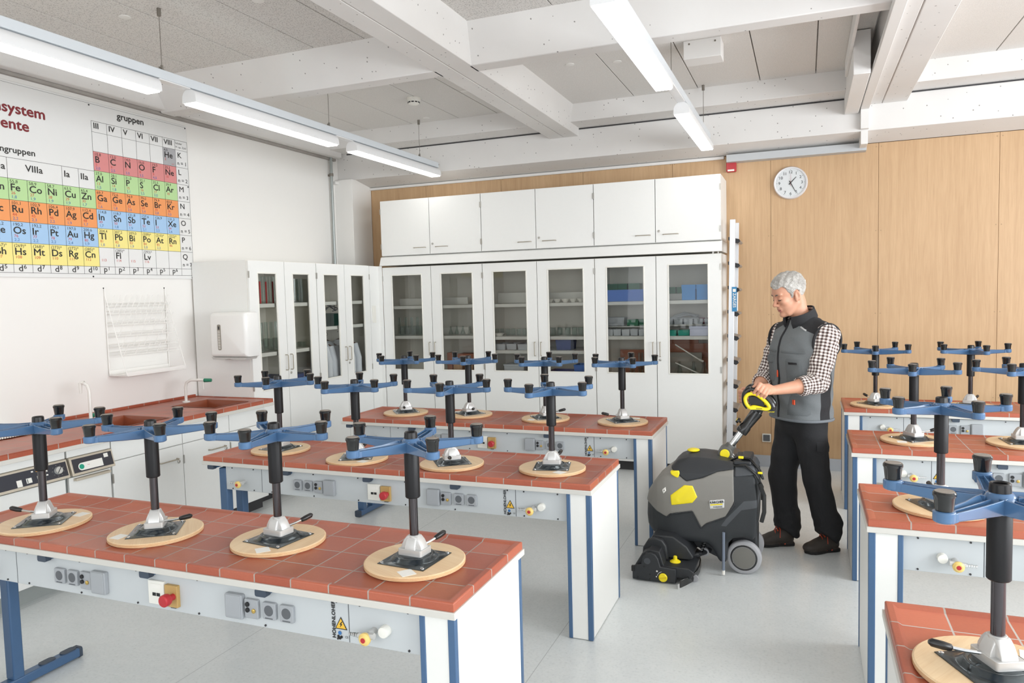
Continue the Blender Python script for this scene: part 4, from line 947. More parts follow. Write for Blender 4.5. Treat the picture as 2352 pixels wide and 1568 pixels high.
# left-wall cupboards
XS = -4.45
def manyx(fn, name, m, ys, x, z, label, cat, group):
    first = None
    for i, y in enumerate(ys):
        if first is None: first = item(name, fn(), m, (x, y, z+.001), label, cat, group)
        else:
            o = first.copy(); COL.objects.link(o); o.location = inside((x-(.05 if i % 2 else 0), y, z+.001))
manyx(lambda: MB().cyl((0, 0, 0), (0, 0, .19), .0075, n=10), 'red_burette', M_REDL, [4.97, 5.045, 5.13], XS+.1, 1.69, 'red-filled burette standing on the top shelf of the left wall cupboard', 'burette', 'red burettes in the left wall cupboard')
manyx(lambda: cyl_glass(.012, .24), 'test_tube', M_GW, [4.94, 4.99, 5.03, 5.08, 5.12, 5.16], XS, 1.69, 'tall thin glass tube behind the red burettes', 'glass tube', 'glass tubes behind the red burettes')
manyx(lambda: cyl_glass(.02, .22), 'glass_cylinder', M_GW, [5.41, 5.46, 5.51, 5.55], XS+.06, 1.69, 'tall glass cylinder on the top shelf behind the second left door', 'glass cylinder', 'cylinders behind the second left door')
manyx(lambda: beaker(.03, .11), 'beaker', M_GW, [4.95, 5.01, 5.08, 5.14], XS+.06, 1.27, 'tall beaker on the lower shelf behind the first left door', 'beaker', 'beakers behind the first left door')
manyx(lambda: cyl_glass(.02, .25), 'measuring_cylinder', M_GW, [4.96, 5.02, 5.09, 5.15], XS-.06, 1.27, 'glass cylinder at the back behind the first left door', 'glass cylinder', 'cylinders behind the first left door')
manyx(lambda: beaker(.022, .05), 'small_beaker', M_GW, [5.4, 5.46, 5.52], XS+.06, 1.27, 'small beaker on the lower shelf behind the second left door', 'beaker', 'small beakers behind the second left door')
item('blue_crate', openbin(.3, .34, .13), M_DKBLUE, (XS, 5.06, .907), 'dark blue crate at the bottom behind the first left door', 'crate')
item('blue_crate', openbin(.16, .2, .12), M_DKBLUE, (XS, 5.42, .907), 'small dark blue crate at the bottom behind the second left door', 'crate')
item('green_case', MB().box(-.14, .14, -.13, .13, 0, .12).box(.14, .143, -.04, .04, .05, .065), mat('dark_green_case', '#26463c', .4), (XS+.04, 5.93, 1.451), 'dark green case with a white label on the shelf above the lab coats', 'case', None, .004)
item('cable_heap', MB().tube([(-.08, -.08, .01), (.05, -.05, .07), (.02, .06, .03), (-.06, .02, .09), (.06, .08, .04), (.08, -.06, .02)], .006, 8).tube([(0, -.1, .01), (.05, .0, .11), (0, .1, .02)], .005, 8), M_INK, (XS+.05, 5.93, 1.575), 'tangle of black cables on the dark green case', 'cables')
def coat(y, lab, tilt):
    t = empty('lab_coat', (XS-.06, y, 1.30), lab, 'lab coat', 'white lab coats in the corner cupboard')
    rings = []
    for z, hx, hy in ((-.01, .05, .03), (-.03, .09, .035), (-.07, .135, .038), (-.14, .15, .04), (-.30, .145, .042), (-.5, .15, .044), (-.75, .155, .044)):
        rings.append([(hx*math.cos(a)*(1+.06*math.sin(5*a+z*9)), hy*math.sin(a)*(1+.22*math.sin(4*a+tilt)), z) for a in [2*math.pi*k/28 for k in range(28)]])
    MB().loft(rings).build('coat', M_COAT, t)
    for s in (-1, 1):
        MB().tube([(s*.11, 0, -.06), (s*.15, -.005, -.2), (s*.155, -.01, -.42), (s*.15, -.01, -.6)], [.035, .04, .037, .035], 12).build('sleeve', M_COAT, t)
    MB().tube([(-.12, 0, -.06), (0, 0, .0), (.12, 0, -.06)], .012, 8).build('hanger', M_HANG, t)
    MB().tube([(0, 0, 0), (0, 0, .04), (.02, 0, .06), (.0, 0, .085), (-.02, 0, .07)], .003, 6).build('hanger_hook', M_WIRE, t)
for i, y in enumerate((6.02, 6.11, 6.20, 6.42, 6.53)):
    coat(y, ['white lab coat hanging foremost in the corner cupboard, behind its left door', 'white lab coat second on the rail in the corner cupboard', 'white lab coat third on the rail in the corner cupboard', 'white lab coat fourth on the rail, behind the right door of the corner cupboard', 'white lab coat hanging last in the corner cupboard'][i], i*1.3)
item('coat_rail', MB().cyl((0, 0, 0), (0, .86, 0), .009, n=10), M_WIRE, (XS-.06, 5.765, 1.372), 'metal clothes rail in the corner cupboard holding lab coats', 'rail')
# ------------------------------------------------------------------ things on the walls
t = empty('towel_dispenser', (-4.38, 4.815, 1.23), 'white paper towel dispenser on the side of the tall cupboard', 'dispenser')
R = []
for y, ins, dz in ((.018, .0, .0), (-.05, .0, .0), (-.10, .004, .002), (-.118, .014, .012), (-.124, .03, .03)):
    w = .195-ins; z0, z1 = .03+dz, .40-dz; r = .03; pts = []
    for cx_, cz_, st in ((w-r, z1-r, 0), (-w+r, z1-r, 90), (-w+r, z0+r*.3, 180), (w-r, z0+r*.3, 270)):
        for k in range(5):
            a = math.radians(st+22.5*k); pts.append((cx_+r*math.cos(a), y, cz_+(r if cz_ > .2 else r*.3)*math.sin(a)))
    R.append(pts)
MB().loft(R).build('housing', mat('dispenser_white', '#efeeeb', .3, var=.01, coat=.2), t, smooth=60)
MB().rbox(-.099, -.066, -.128, -.1235, .09, .30, .012, 'y').build('window_slot', mat('grey_smoked_slot', '#8a8378', .3), t)
MB().box(-.09, -.075, -.1285, -.1245, .26, .285).build('latch', M_DARK, t)
b = MB()
for k in range(12): b.box(-.094, -.071, -.1288, -.1275, .10+k*.013, .106+k*.013)
b.build('paper_stack', M_PAPER, t)
MB().prism([(-.185, .03), (.185, .03), (.17, .012), (.06, .008), (0, .02), (-.06, .008), (-.17, .012)], -.115, .01, 'y').build('outlet_lip', mat('dispenser_underside', '#bdbab6', .4), t)
# draining rack of white wire
t = empty('draining_rack', (XL, 3.985, 1.19), 'white wire draining rack with pegs hanging on the left wall below the chart', 'rack')
M_WW = mat('white_coated_wire', '#f0eeea', .4, var=.01)
b = MB(); W = .56; H = .655; Dp = .19
for y in (0, W): b.tube([(.012, y, H), (.012, y, 0)], .004, 6); b.tube([(.012, y, H-.06), (Dp, y, 0)], .0035, 6); b.tube([(.012, y, 0), (Dp, y, 0)], .0035, 6)
for k in range(6):
    f = [.1, .2, .34, .48, .62, .72][k] if k < 6 else 0
    z = H-.06-f*(H-.06); xf_ = .012+(Dp-.012)*f
    for dz in (0, -.022): b.tube([(.012, 0, z+dz), (.012, W, z+dz)], .003, 6); b.tube([(xf_, 0, z+dz), (xf_, W, z+dz)], .003, 6)
    n = 11 if k < 3 else 6
    for j in range(n):
        y = .03+(W-.06)*j/(n-1); b.tube([(xf_-.005, y, z-.022), (xf_+.03, y+.015, z+.062)], .0026, 5)
b.build('wire_frame', M_WW, t)
b = MB(); b.box(.004, Dp+.004, 0, W, -.012, -.004); b.box(Dp, Dp+.004, 0, W, -.004, .02); b.box(.004, .008, 0, W, -.004, .03); b.build('drip_tray', M_WW, t, bevel=.002)
b = MB()
for y in (0, W): b.lathe([(.005, 0), (.005, .012), (.001, .013)], (0, y, H-.005), 8, 'x')
b.build('wall_hook', M_DARK, t)
# ladder leaning beside the cupboards
M_LAD = mat('white_aluminium', '#dfe1e4', .35, metal=.25, var=.02); M_TRD = mat('black_tread_end', '#222224', .5); M_TRB = mat('warm_grey_tread', '#9c958f', .45, metal=.2)
t = empty('ladder', (-.60, 6.84, 0), 'tall white aluminium step ladder hung beside the right cupboard', 'ladder')
for y0, zt in ((.02, 2.33), (.40, 2.33)):
    MB().prism([(-.075, .02), (-.02, .02), (.022, zt), (-.026, zt)], y0, y0+.028, 'y').build('stile', M_LAD, t, bevel=.003)
for k in range(10):
    z = 2.135-k*.2185; x = .012-.04*(2.3-z)/2.3
    tr = MB().prism([(x-.05, z+.040), (x+.040, z+.016), (x+.048, z), (x+.03, z-.012), (x-.05, z+.018)], .05, .398, 'y').build('tread', M_TRB, t, bevel=.002)
    MB().prism([(x-.052, z+.044), (x+.042, z+.020), (x+.052, z+.0), (x+.028, z-.018), (x-.052, z+.014)], .0485, .062, 'y').build('tread_end', M_TRD, tr, bevel=.002)
MB().box(-.012, .03, .016, .0195, 1.51, 1.73).build('maker_band', mat('label_blue', '#2f7fae', .4), t)
b = MB(); add_text(b, 'ZARGES', .036, frame_m((-.002, .0155, 1.675), (0, 0, -1), (1, 0, 0)), 'LEFT', .0006); b.box(-.004, .022, .0152, .0158, 1.685, 1.712)
b.build('maker_lettering', M_PAPER, t, smooth=0, recalc=False)
for z, lb in ((2.24, 'upper white double hook fixed to the cupboard side holding the ladder'), (1.97, 'lower white double hook fixed to the cupboard side holding the ladder')):
    item('ladder_hook', MB().tube([(-.004, 0, .0), (.004, 0, .08), (.03, 0, .10), (.05, 0, .08), (.05, 0, .06)], .005, 8).tube([(-.004, .05, .0), (.004, .05, .08), (.03, .05, .10), (.05, .05, .08)], .005, 8).box(-.006, .0, -.02, .07, -.04, .01), M_WW, (-.694, 6.87, z), lb, 'hook', 'ladder hooks')
# fire alarm sounder
t = empty('alarm_sounder', (-.652, YB-.001, 2.865), 'square red alarm sounder on the beech wall above the ladder', 'alarm')
MB().rbox(-.045, .045, -.05, 0, -.048, .048, .012, 'y').build('housing', M_RED, t, bevel=.004)
MB().box(-.032, .028, -.0525, -.0495, -.042, -.026).build('label_strip', M_PAPER, t)
# clock
t = empty('wall_clock', (-.127, YB-.001, 2.676), 'round white wall clock showing twenty-five past one on the beech wall', 'clock')
MB().lathe([(.149, 0), (.149, -.025), (.142, -.038), (.132, -.034), (.130, -.024), (.001, -.024)], n=64, axis='y').build('case', mat('clock_rim_white', '#dcdadb', .3, var=.01), t)
MB().lathe([(.130, -.0245), (.001, -.0247)], n=64, axis='y', cap=False).build('dial', mat('clock_dial', '#e6e5e8', .5, var=.01), t, recalc=False)
b = MB()
for k in range(1, 13):
    a = math.radians(90-30*k); add_text(b, str(k), .036, frame_m((.098*math.cos(a), -.0255, .098*math.sin(a)-.012), (1, 0, 0), (0, 0, 1)), 'CENTER', .0004)
    x, z = .1185*math.cos(a), .1185*math.sin(a); b.lathe([(.0028, -.0252), (.0028, -.0256)], (x, 0, z), 8, 'y')
for k in range(60):
    a = math.radians(6*k); x, z = .1185*math.cos(a), .1185*math.sin(a)
    if k % 5: b.lathe([(.0011, -.0252), (.0011, -.0256)], (x, 0, z), 6, 'y')
b.build('numerals', mat('clock_print', '#56565c', .5), t, recalc=False, smooth=0)
def hand(name, ang, L, w, y, m, tail):
    a = math.radians(90-ang); d = Vector((math.cos(a), 0, math.sin(a))); n = Vector((-d.z, 0, d.x))
    b = MB(); P = [d*-tail+n*w, d*-tail-n*w, d*L-n*w*.5, d*L+n*w*.5]
    b.add([(p.x, y, p.z) for p in P]+[(p.x, y-.0015, p.z) for p in P], [(0, 1, 2, 3), (4, 5, 6, 7), (0, 1, 5, 4), (1, 2, 6, 5), (2, 3, 7, 6), (3, 0, 4, 7)]); b.build(name, m, t)
hand('hour_hand', 44, .07, .0042, -.0275, M_INK, .02); hand('minute_hand', 153, .095, .0036, -.0295, M_INK, .02); hand('second_hand', 2, .085, .0009, -.0315, M_RED, .03)
MB().lathe([(.006, -.026), (.006, -.034), (.001, -.035)], n=12, axis='y').build('hand_cap', M_INK, t)
MB().lathe([(.131, -.0355), (.001, -.0358)], n=48, axis='y', cap=False).build('cover_glass', M_GLASS, t, recalc=False)
# wall socket low on the beech wall
t = empty('wall_socket', (-.345, YB-.001, .28), 'white and grey wall socket low on the beech wall behind the man', 'socket')
MB().rbox(-.04, .04, -.012, 0, -.04, .04, .005, 'y').build('frame', M_CREAM, t, bevel=.002)
MB().rbox(-.03, .03, -.016, -.011, -.03, .03, .005, 'y').build('insert', M_SOCKD, t, bevel=.002)
# small grey trunking hook under the pier
# ================================================================== signed-distance modelling helpers
def unit(v): v = np.array(v, float); return v/np.linalg.norm(v)
class Vol:
    """a distance field on a grid; shapes are merged smoothly, then meshed with surface nets"""
    def __init__(s, lo, hi, h):
        s.lo = np.array(lo, float); s.h = h; s.n = np.ceil((np.array(hi)-s.lo)/h).astype(int)+1
        s.D = np.full(s.n, 1.0, np.float32)
    def ax(s, i0, i1):
        return [(s.lo[a]+s.h*np.arange(i0[a], i1[a])).astype(np.float32) for a in range(3)]
    def op(s, f, lo, hi, k=0.0, mode='u'):
        m = k+3*s.h; i0 = np.clip(np.floor((np.array(lo)-m-s.lo)/s.h).astype(int), 0, s.n); i1 = np.clip(np.ceil((np.array(hi)+m-s.lo)/s.h).astype(int)+1, 0, s.n)
        if (i1 <= i0).any(): return s
        x, y, z = s.ax(i0, i1); X, Y, Z = x[:, None, None], y[None, :, None], z[None, None, :]
        d = f(X, Y, Z); sl = tuple(slice(a, b) for a, b in zip(i0, i1)); D = s.D[sl]
        if mode == 'u':
            if k > 0: hh = np.clip(.5+.5*(D-d)/k, 0, 1); r = D*(1-hh)+d*hh-k*hh*(1-hh)
            else: r = np.minimum(D, d)
        else:
            e = -d
            if k > 0: hh = np.clip(.5-.5*(D-e)/k, 0, 1); r = D*(1-hh)+e*hh+k*hh*(1-hh)
            else: r = np.maximum(D, e)
        s.D[sl] = r; return s
    def cone(s, a, b, ra, rb, k=.01, mode='u'):
        a = np.array(a, float); b = np.array(b, float); ba = b-a; L2 = max(ba@ba, 1e-12)
        def f(X, Y, Z):
            px, py, pz = X-a[0], Y-a[1], Z-a[2]; t = np.clip((px*ba[0]+py*ba[1]+pz*ba[2])/L2, 0, 1)
            return np.sqrt((px-t*ba[0])**2+(py-t*ba[1])**2+(pz-t*ba[2])**2)-(ra+(rb-ra)*t)
        R = max(ra, rb); return s.op(f, np.minimum(a, b)-R, np.maximum(a, b)+R, k, mode)
    def ball(s, c, r, k=.01, mode='u'): return s.cone(c, c, r, r, k, mode)
    def ell(s, c, r, F=None, k=.01, mode='u'):
        """ellipsoid with radii r along the rows of F"""
        c = np.array(c, float); F = np.eye(3) if F is None else np.array(F); R = max(r)
        def f(X, Y, Z):
            p = [X-c[0], Y-c[1], Z-c[2]]; q = [(p[0]*F[i][0]+p[1]*F[i][1]+p[2]*F[i][2])/r[i] for i in range(3)]
            k0 = np.sqrt(q[0]**2+q[1]**2+q[2]**2); k1 = np.sqrt((q[0]/r[0])**2+(q[1]/r[1])**2+(q[2]/r[2])**2)+1e-9
            return k0*(k0-1)/k1
        return s.op(f, c-R, c+R, k, mode)
    def mesh(s, name, mats, pick=None, smooth=True, relax=0):
        D = s.D; S = D < 0
        c8 = np.zeros(tuple(np.array(S.shape)-1), np.uint8)
        sl = lambda o, n: slice(o, n-1+o)
        N = S.shape
        for dx in (0, 1):
            for dy in (0, 1):
                for dz in (0, 1): c8 += S[sl(dx, N[0]), sl(dy, N[1]), sl(dz, N[2])]
        I = np.argwhere((c8 > 0) & (c8 < 8)); idx = np.full(c8.shape, -1, np.int32); idx[tuple(I.T)] = np.arange(len(I))
        acc = np.zeros((len(I), 3)); cnt = np.zeros(len(I))
        C = [(a, b, c) for a in (0, 1) for b in (0, 1) for c in (0, 1)]
        vals = {o: D[I[:, 0]+o[0], I[:, 1]+o[1], I[:, 2]+o[2]].astype(float) for o in C}
        for o in C:
            for a in range(3):
                if o[a] == 0:
                    p = list(o); p[a] = 1; p = tuple(p); d0, d1 = vals[o], vals[p]; m = (d0 < 0) != (d1 < 0)
                    t = np.where(m, d0/np.where(d0 == d1, 1, d0-d1), 0); q = np.tile(np.array(o, float), (len(I), 1)); q[:, a] += t
                    acc[m] += q[m]; cnt[m] += 1
        V = s.lo+s.h*(I+acc/np.maximum(cnt, 1)[:, None])
        F = []
        for a in range(3):
            b, c = (a+1) % 3, (a+2) % 3
            s0 = [slice(None)]*3; s1 = [slice(None)]*3; s0[a] = slice(0, -1); s1[a] = slice(1, None)
            E = S[tuple(s0)] != S[tuple(s1)]; P = np.argwhere(E)
            ok = (P[:, b] > 0) & (P[:, c] > 0) & (P[:, b] < N[b]-1) & (P[:, c] < N[c]-1); P = P[ok]
            def at(db, dc):
                q = P.copy(); q[:, b] -= db; q[:, c] -= dc; return idx[tuple(q.T)]
            quad = np.stack([at(0, 0), at(1, 0), at(1, 1), at(0, 1)], 1)
            flip = S[tuple(P.T)]; quad[~flip] = quad[~flip][:, ::-1]; F.append(quad)
        F = np.concatenate(F); F = F[(F >= 0).all(1)]
        for _ in range(relax):
            A = np.zeros_like(V); n = np.zeros(len(V))
            for i in range(4):
                for j in (1, 3):
                    np.add.at(A, F[:, i], V[F[:, (i+j) % 4]]); np.add.at(n, F[:, i], 1)
            V = V*.5+.5*A/np.maximum(n, 1)[:, None]
        me = bpy.data.meshes.new(name); me.vertices.add(len(V)); me.vertices.foreach_set('co', V.astype(np.float32).ravel())
        me.loops.add(F.size); me.loops.foreach_set('vertex_index', F.astype(np.int32).ravel())
        me.polygons.add(len(F)); me.polygons.foreach_set('loop_start', np.arange(0, F.size, 4, dtype=np.int32)); me.polygons.foreach_set('loop_total', np.full(len(F), 4, np.int32))
        for m in (mats if isinstance(mats, (list, tuple)) else [mats]): me.materials.append(m)
        if pick is not None: me.polygons.foreach_set('material_index', pick(V[F].mean(1)).astype(np.int32))
        me.update(calc_edges=True); me.validate()
        if smooth: me.shade_smooth()
        s.V = V; return me
    def build(s, name, mats, parent, pick=None, relax=0):
        o = bpy.data.objects.new(name, s.mesh(name, mats, pick, relax=relax)); COL.objects.link(o); o.parent = parent
        if parent: o.matrix_parent_inverse = Matrix.Translation(Vector(parent.location)).inverted() if parent.type == 'EMPTY' else Matrix()
        return o
def poly2(P):
    """signed distance to a polygon, vectorised"""
    P = np.array(P, float)
    def f(A, B):
        d = np.full(np.broadcast(A, B).shape, 1e9); s = np.ones(d.shape); n = len(P); j = n-1
        for i in range(n):
            ex, ey = P[j]-P[i]; wx, wy = A-P[i][0], B-P[i][1]; t = np.clip((wx*ex+wy*ey)/(ex*ex+ey*ey+1e-12), 0, 1)
            d = np.minimum(d, (wx-ex*t)**2+(wy-ey*t)**2)
            c1 = B >= P[i][1]; c2 = B < P[j][1]; c3 = ex*wy > ey*wx
            fl = (c1 & c2 & c3) | (~c1 & ~c2 & ~c3); s = np.where(fl, -s, s); j = i
        return s*np.sqrt(d)
    return f
def smax(a, b, k):
    h = np.clip(.5+.5*(a-b)/k, 0, 1); return a*h+b*(1-h)+k*h*(1-h)

# ================================================================== floor scrubber
M_SBLK = mat('scrubber_black', '#2a2c2f', .5, var=.05, bump=.25, bscale=420); M_SDG = mat('scrubber_dark_grey', '#46494d', .5, var=.04, bump=.25, bscale=420)
M_SGR = mat('scrubber_grey', '#86837d', .5, var=.03, bump=.25, bscale=420); M_SYL = mat('signal_yellow', '#f4de1c', .35, var=.02)
def m_tank():
    t = NT('scrubber_tank_plastic'); n = t.N.new('ShaderNodeAttribute'); n.attribute_name = 'zone'; w = t.noise(420, detail=2)
    t.color(t.mix(t.math('GREATER_THAN', n.outputs['Fac'], 0.0), t.mix(w, srgb('#272a2d'), srgb('#2e3134')), t.mix(w, srgb('#474a4e'), srgb('#505357')))); t.rough(.5); t.bump(w, .25, .002); return t.m
M_STANK = m_tank()
def setz(o, fn):
    me = o.data; V = np.empty(len(me.vertices)*3, np.float32); me.vertices.foreach_get('co', V); at = me.attributes.new('zone', 'FLOAT', 'POINT'); at.data.foreach_set('value', fn(V.reshape(-1, 3).astype(float)).astype(np.float32))
M_TYRE = mat('light_grey_tyre', '#a9a9ac', .6, var=.04); M_HUB = mat('hub_grey', '#77756f', .45, var=.03)
SCY = 4.665; SHW = .215
def scrubber():
    t = empty('floor_scrubber', (-.6, SCY, 0), 'grey and black walk-behind floor scrubber with yellow controls in the aisle, pushed by the man', 'floor scrubber')
    side = [(-.945, .365), (-.952, .30), (-.938, .235), (-.89, .203), (-.82, .187), (-.71, .178), (-.60, .182), (-.555, .18), (-.525, .155), (-.48, .07), (-.44, .07), (-.43, .19), (-.40, .225), (-.345, .235), (-.29, .225), (-.268, .25),
            (-.256, .32), (-.247, .45), (-.254, .60), (-.285, .655), (-.325, .675), (-.42, .662), (-.54, .690), (-.60, .699), (-.66, .692), (-.73, .657), (-.785, .602), (-.87, .53), (-.92, .455), (-.94, .40)]
    plan = [(-.255, SCY-SHW+.01), (-.72, SCY-SHW)]
    for k in range(1, 16):
        a = math.pi/2+math.pi*k/16; plan.append((-.72+.238*math.cos(a), SCY-SHW*math.sin(a)))
    plan += [(-.72, SCY+SHW), (-.255, SCY+SHW-.01)]
    front = [(SCY-SHW-.02, .05), (SCY+SHW+.02, .05), (SCY+SHW+.004, .45), (SCY+SHW-.03, .60), (SCY+.13, .69), (SCY+.05, .71), (SCY-.05, .71), (SCY-.13, .69), (SCY-SHW+.03, .60), (SCY-SHW-.004, .45)]
    fs, fp, ff = poly2(side), poly2(plan), poly2(front)
    lo, hi = (-1.0, SCY-.26, .04), (-.22, SCY+.26, .74)
    V0 = Vol(lo, hi, .0048); x, y, z = V0.ax((0, 0, 0), V0.n)
    base = smax(smax(fs(x[:, None], z[None, :])[:, None, :], fp(x[:, None], y[None, :])[:, :, None], .04), ff(y[:, None], z[None, :])[None, :, :], .05).astype(np.float32)
    def region(P, near=False):
        r = poly2(P)(x[:, None], z[None, :])[:, None, :]
        r = np.broadcast_to(r, base.shape)
        if near: r = np.maximum(r, (y-SCY)[None, :, None])
        return r
    def part(name, m, off, P=None, near=False, parent=t, k=.006, pick=None, cut=None, zone=None):
        v = Vol(lo, hi, .0048); d = base-off
        if P is not None: d = smax(d, region(P, near), k)
        v.D = d.astype(np.float32)
        if cut is not None:
            for a, b_, r0, r1 in cut: v.cone(a, b_, r0, r1, .012, 's')
        o = v.build(name, m, parent, pick)
        if zone: setz(o, zone)
        return o
    # lower tank: everything, slightly inset behind the other shells
    def pick(c):
        f1 = poly2([(-.47, .30), (-.44, .30), (-.352, .405), (-.2, .44), (-.2, .48), (-.338, .459), (-.44, .345)])
        return -f1(c[:, 0], c[:, 2])
    tank = part('tank', [M_STANK], 0.0, None, zone=pick)
    shell_p = [(-1.05, .40), (-.914, .388), (-.86, .352), (-.79, .326), (-.772, .348), (-.637, .377), (-.585, .279), (-.553, .309), (-.443, .359), (-.393, .430), (-.398, .640), (-.493, .622), (-.578, .581), (-.672, .556), (-.765, .625), (-.80, .70), (-1.05, .70)]
    part('grey_shell', M_SGR, .006, shell_p)
    part('lid', M_SBLK, .012, [(-.80, .72), (-.775, .63), (-.672, .556), (-.578, .581), (-.493, .622), (-.398, .640), (-.398, .8), (-.8, .8)])
    part('shell_shadow_line', M_SBLK, .008, [(-.80, .330), (-.785, .322), (-.772, .342), (-.637, .370), (-.587, .272), (-.55, .303), (-.44, .352), (-.386, .43), (-.39, .46), (-.443, .362), (-.553, .312), (-.585, .282), (-.637, .381), (-.772, .352), (-.79, .334)], k=.003)
    part('rear_panel', M_SDG, .007, [(-.391, .66), (-.391, .598), (-.2, .625), (-.2, .8), (-.391, .8)])
    yl = part('drain_flap', M_SYL, .010, [(-.685, .533), (-.634, .532), (-.605, .466), (-.635, .428), (-.763, .403), (-.769, .464)], True, cut=[((-.645, SCY-SHW-.021, .515), (-.712, SCY-SHW-.018, .448), .026, .018)])
    lb = part('name_plate', mat('silver_name_plate', '#d4d4d3', .35, metal=.2), .010, [(-.536, .452), (-.448, .466), (-.448, .412), (-.534, .399)], True, k=.002)
    def surf(xx, zz, off):
        i = int(round((xx-lo[0])/.0048)); k_ = int(round((zz-lo[2])/.0048)); col = base[i, :, k_]-off; j = int(np.argmax(col < 0))
        a, b_ = col[j-1], col[j]; return y[j-1]+.0048*a/(a-b_)
    o = Vector((-.531, surf(-.529, .43, .010)-.0022, .434)); ux = Vector((.0875, surf(-.453, .44, .010)-surf(-.529, .43, .010), .0135)).normalized()
    uy = Vector((0, (surf(-.49, .45, .010)-surf(-.49, .41, .010)), .04)).normalized(); uy = (uy-ux*uy.dot(ux)).normalized()
    L = -Vector(t.location)
    b = MB(); add_text(b, 'K\u00c4RCHER', .0182, frame_m(o, ux, uy), 'LEFT', .0007); b.build('brand_lettering', M_INK, lb, smooth=0, recalc=False)
    b = MB(); q = o-uy*.012; b.add([q, q+ux*.072, q+ux*.072+uy*.007, q+uy*.007], [(0, 1, 2, 3)]); b.build('yellow_bar', M_SYL, lb, smooth=0, recalc=False)
    b = MB(); add_text(b, 'Professional', .0105, frame_m(o-uy*.026+ux*.016, ux, uy), 'LEFT', .0002); b.build('line_lettering', M_INK, lb, smooth=0, recalc=False)
    for ch in lb.children: ch.matrix_parent_inverse = Matrix()
    # everything below in world coordinates, shifted to the root
    def W(mb, name, m, parent=t, bevel=0, smooth=35):
        mb.xf(Matrix.Translation(L)); return mb.build(name, m, parent, bevel=bevel, smooth=smooth)
    # badge on the front slope
    p = part('model_badge', M_PAPER, .0085, [(-.822, .492), (-.798, .512), (-.792, .488), (-.812, .467)], True, k=.002)
    part('badge_mark', M_INK, .0095, [(-.815, .49), (-.800, .503), (-.797, .49), (-.810, .477)], True, p, k=.002)
    W(MB().prism([(-.77, .612), (-.715, .617), (-.712, .598), (-.722, .572), (-.742, .578), (-.765, .592)], SCY-.2, SCY-.10, 'y'), 'lid_catch', M_SYL, bevel=.006)
    W(MB().sphere((-.655, SCY+.0, .709), .03, 14, 8, (1.3, 1.6, .35)), 'filler_cap', M_SYL)
    # handle joint, arm and steering loop
    P0 = Vector((-.462, 4.69, .70)); P1 = Vector((-.276, 4.725, .955)); ax = (P1-P0).normalized()
    hj = W(MB().cyl((P0.x, P0.y-.05, P0.z), (P0.x, P0.y+.05, P0.z), .043, n=28).tube([P0, P0+ax*.06], [.036, .030], 14), 'arm_joint', mat('joint_grey', '#5d5c58', .45), bevel=.003)
    W(MB().cyl((P0.x, P0.y-.058, P0.z), (P0.x, P0.y-.049, P0.z), .029, n=28), 'joint_cap', M_SYL, hj, bevel=.002)
    W(MB().prism([(-.53, .652), (-.39, .652), (-.43, .70), (-.49, .70)], P0.y-.035, P0.y-.02, 'y').prism([(-.53, .652), (-.39, .652), (-.43, .70), (-.49, .70)], P0.y+.02, P0.y+.035, 'y'), 'joint_bracket', M_ALU, hj, bevel=.003)
    W(MB().tube([P0+ax*.05, P0+ax*.2], .0205, 20), 'telescopic_tube', M_CHROME)
    sv = W(MB().tube([P0+ax*.155, P0+ax*.162, P0+ax*.20, P0+ax*.21, P0+ax*.30, P0+ax*.318], [.034, .036, .035, .031, .036, .036], 20), 'arm_sleeve', M_RUB)
    sd = ax.cross(Vector((0, 1, 0))).normalized(); kn = P0+ax*.205+sd*.036
    W(MB().cyl(kn, kn+sd*.018, .006, n=10).cyl(kn+sd*.014, kn+sd*.03, .019, .017, 14), 'clamp_knob', M_RUB, sv, bevel=.002)
    W(MB().cyl(kn+sd*.028, kn+sd*.033, .012, .010, 14), 'knob_disc', M_SYL, sv)
    # steering handle: two D-shaped side grips joined by a cross bar
    NR = Vector((-.264, 4.652, 1.043)); FR = Vector((-.266, 4.856, 1.036))
    bar = [(-.070, -.058), (-.090, -.03), (-.095, .01), (-.086, .046), (-.053, .069), (-.01, .060), (.035, .028), (.072, -.008), (.094, -.045), (.092, -.068)]
    dfr = [(-.05, .040), (-.074, .030), (-.088, .004), (-.080, -.030), (-.056, -.058), (-.035, -.050), (.0, -.054), (.05, -.064), (.072, -.052), (.060, -.026), (.028, .006), (-.012, .034)]
    def smooth(P, closed, n=5):
        out = []; m = len(P)
        for k in range(m if closed else m-1):
            p = [Vector(P[(k+q) % m] if closed else P[max(0, min(m-1, k+q))]) for q in (-1, 0, 1, 2)]
            for q in range(n):
                u = q/n; out.append(.5*((2*p[1])+(p[2]-p[0])*u+(2*p[0]-5*p[1]+4*p[2]-p[3])*u*u+(3*p[1]-p[0]-3*p[2]+p[3])*u**3))
        if not closed: out.append(Vector(P[-1]))
        return out
    lp = None
    for Q, sg in ((NR, -1), (FR, 1)):
        m = MB().tube([Q+Vector((a*.86, 0, c*.88)) for a, c in smooth(bar, False)], .0175, 12)
        if lp is None: lp = W(m, 'steering_grip', M_RUB)
        else: W(m, 'steering_grip', M_RUB)
        W(MB().tube([Q+Vector((a*.86, sg*.018, c*.88)) for a, c in smooth(dfr, True)], .0105, 10, closed=True).prism([(Q.x+a*.86, Q.z+c*.88) for a, c in ((-.058, -.052), (-.035, -.044), (.0, -.048), (.052, -.056), (.062, -.068), (.0, -.066), (-.052, -.068))], Q.y+sg*.018-.012, Q.y+sg*.018+.012, 'y'), 'grip_frame', M_SYL, lp)
        W(MB().box(Q.x-.012, Q.x+.022, Q.y+sg*.030-.001, Q.y+sg*.030+.001, Q.z-.053, Q.z-.050), 'frame_slot', M_RUB, lp)
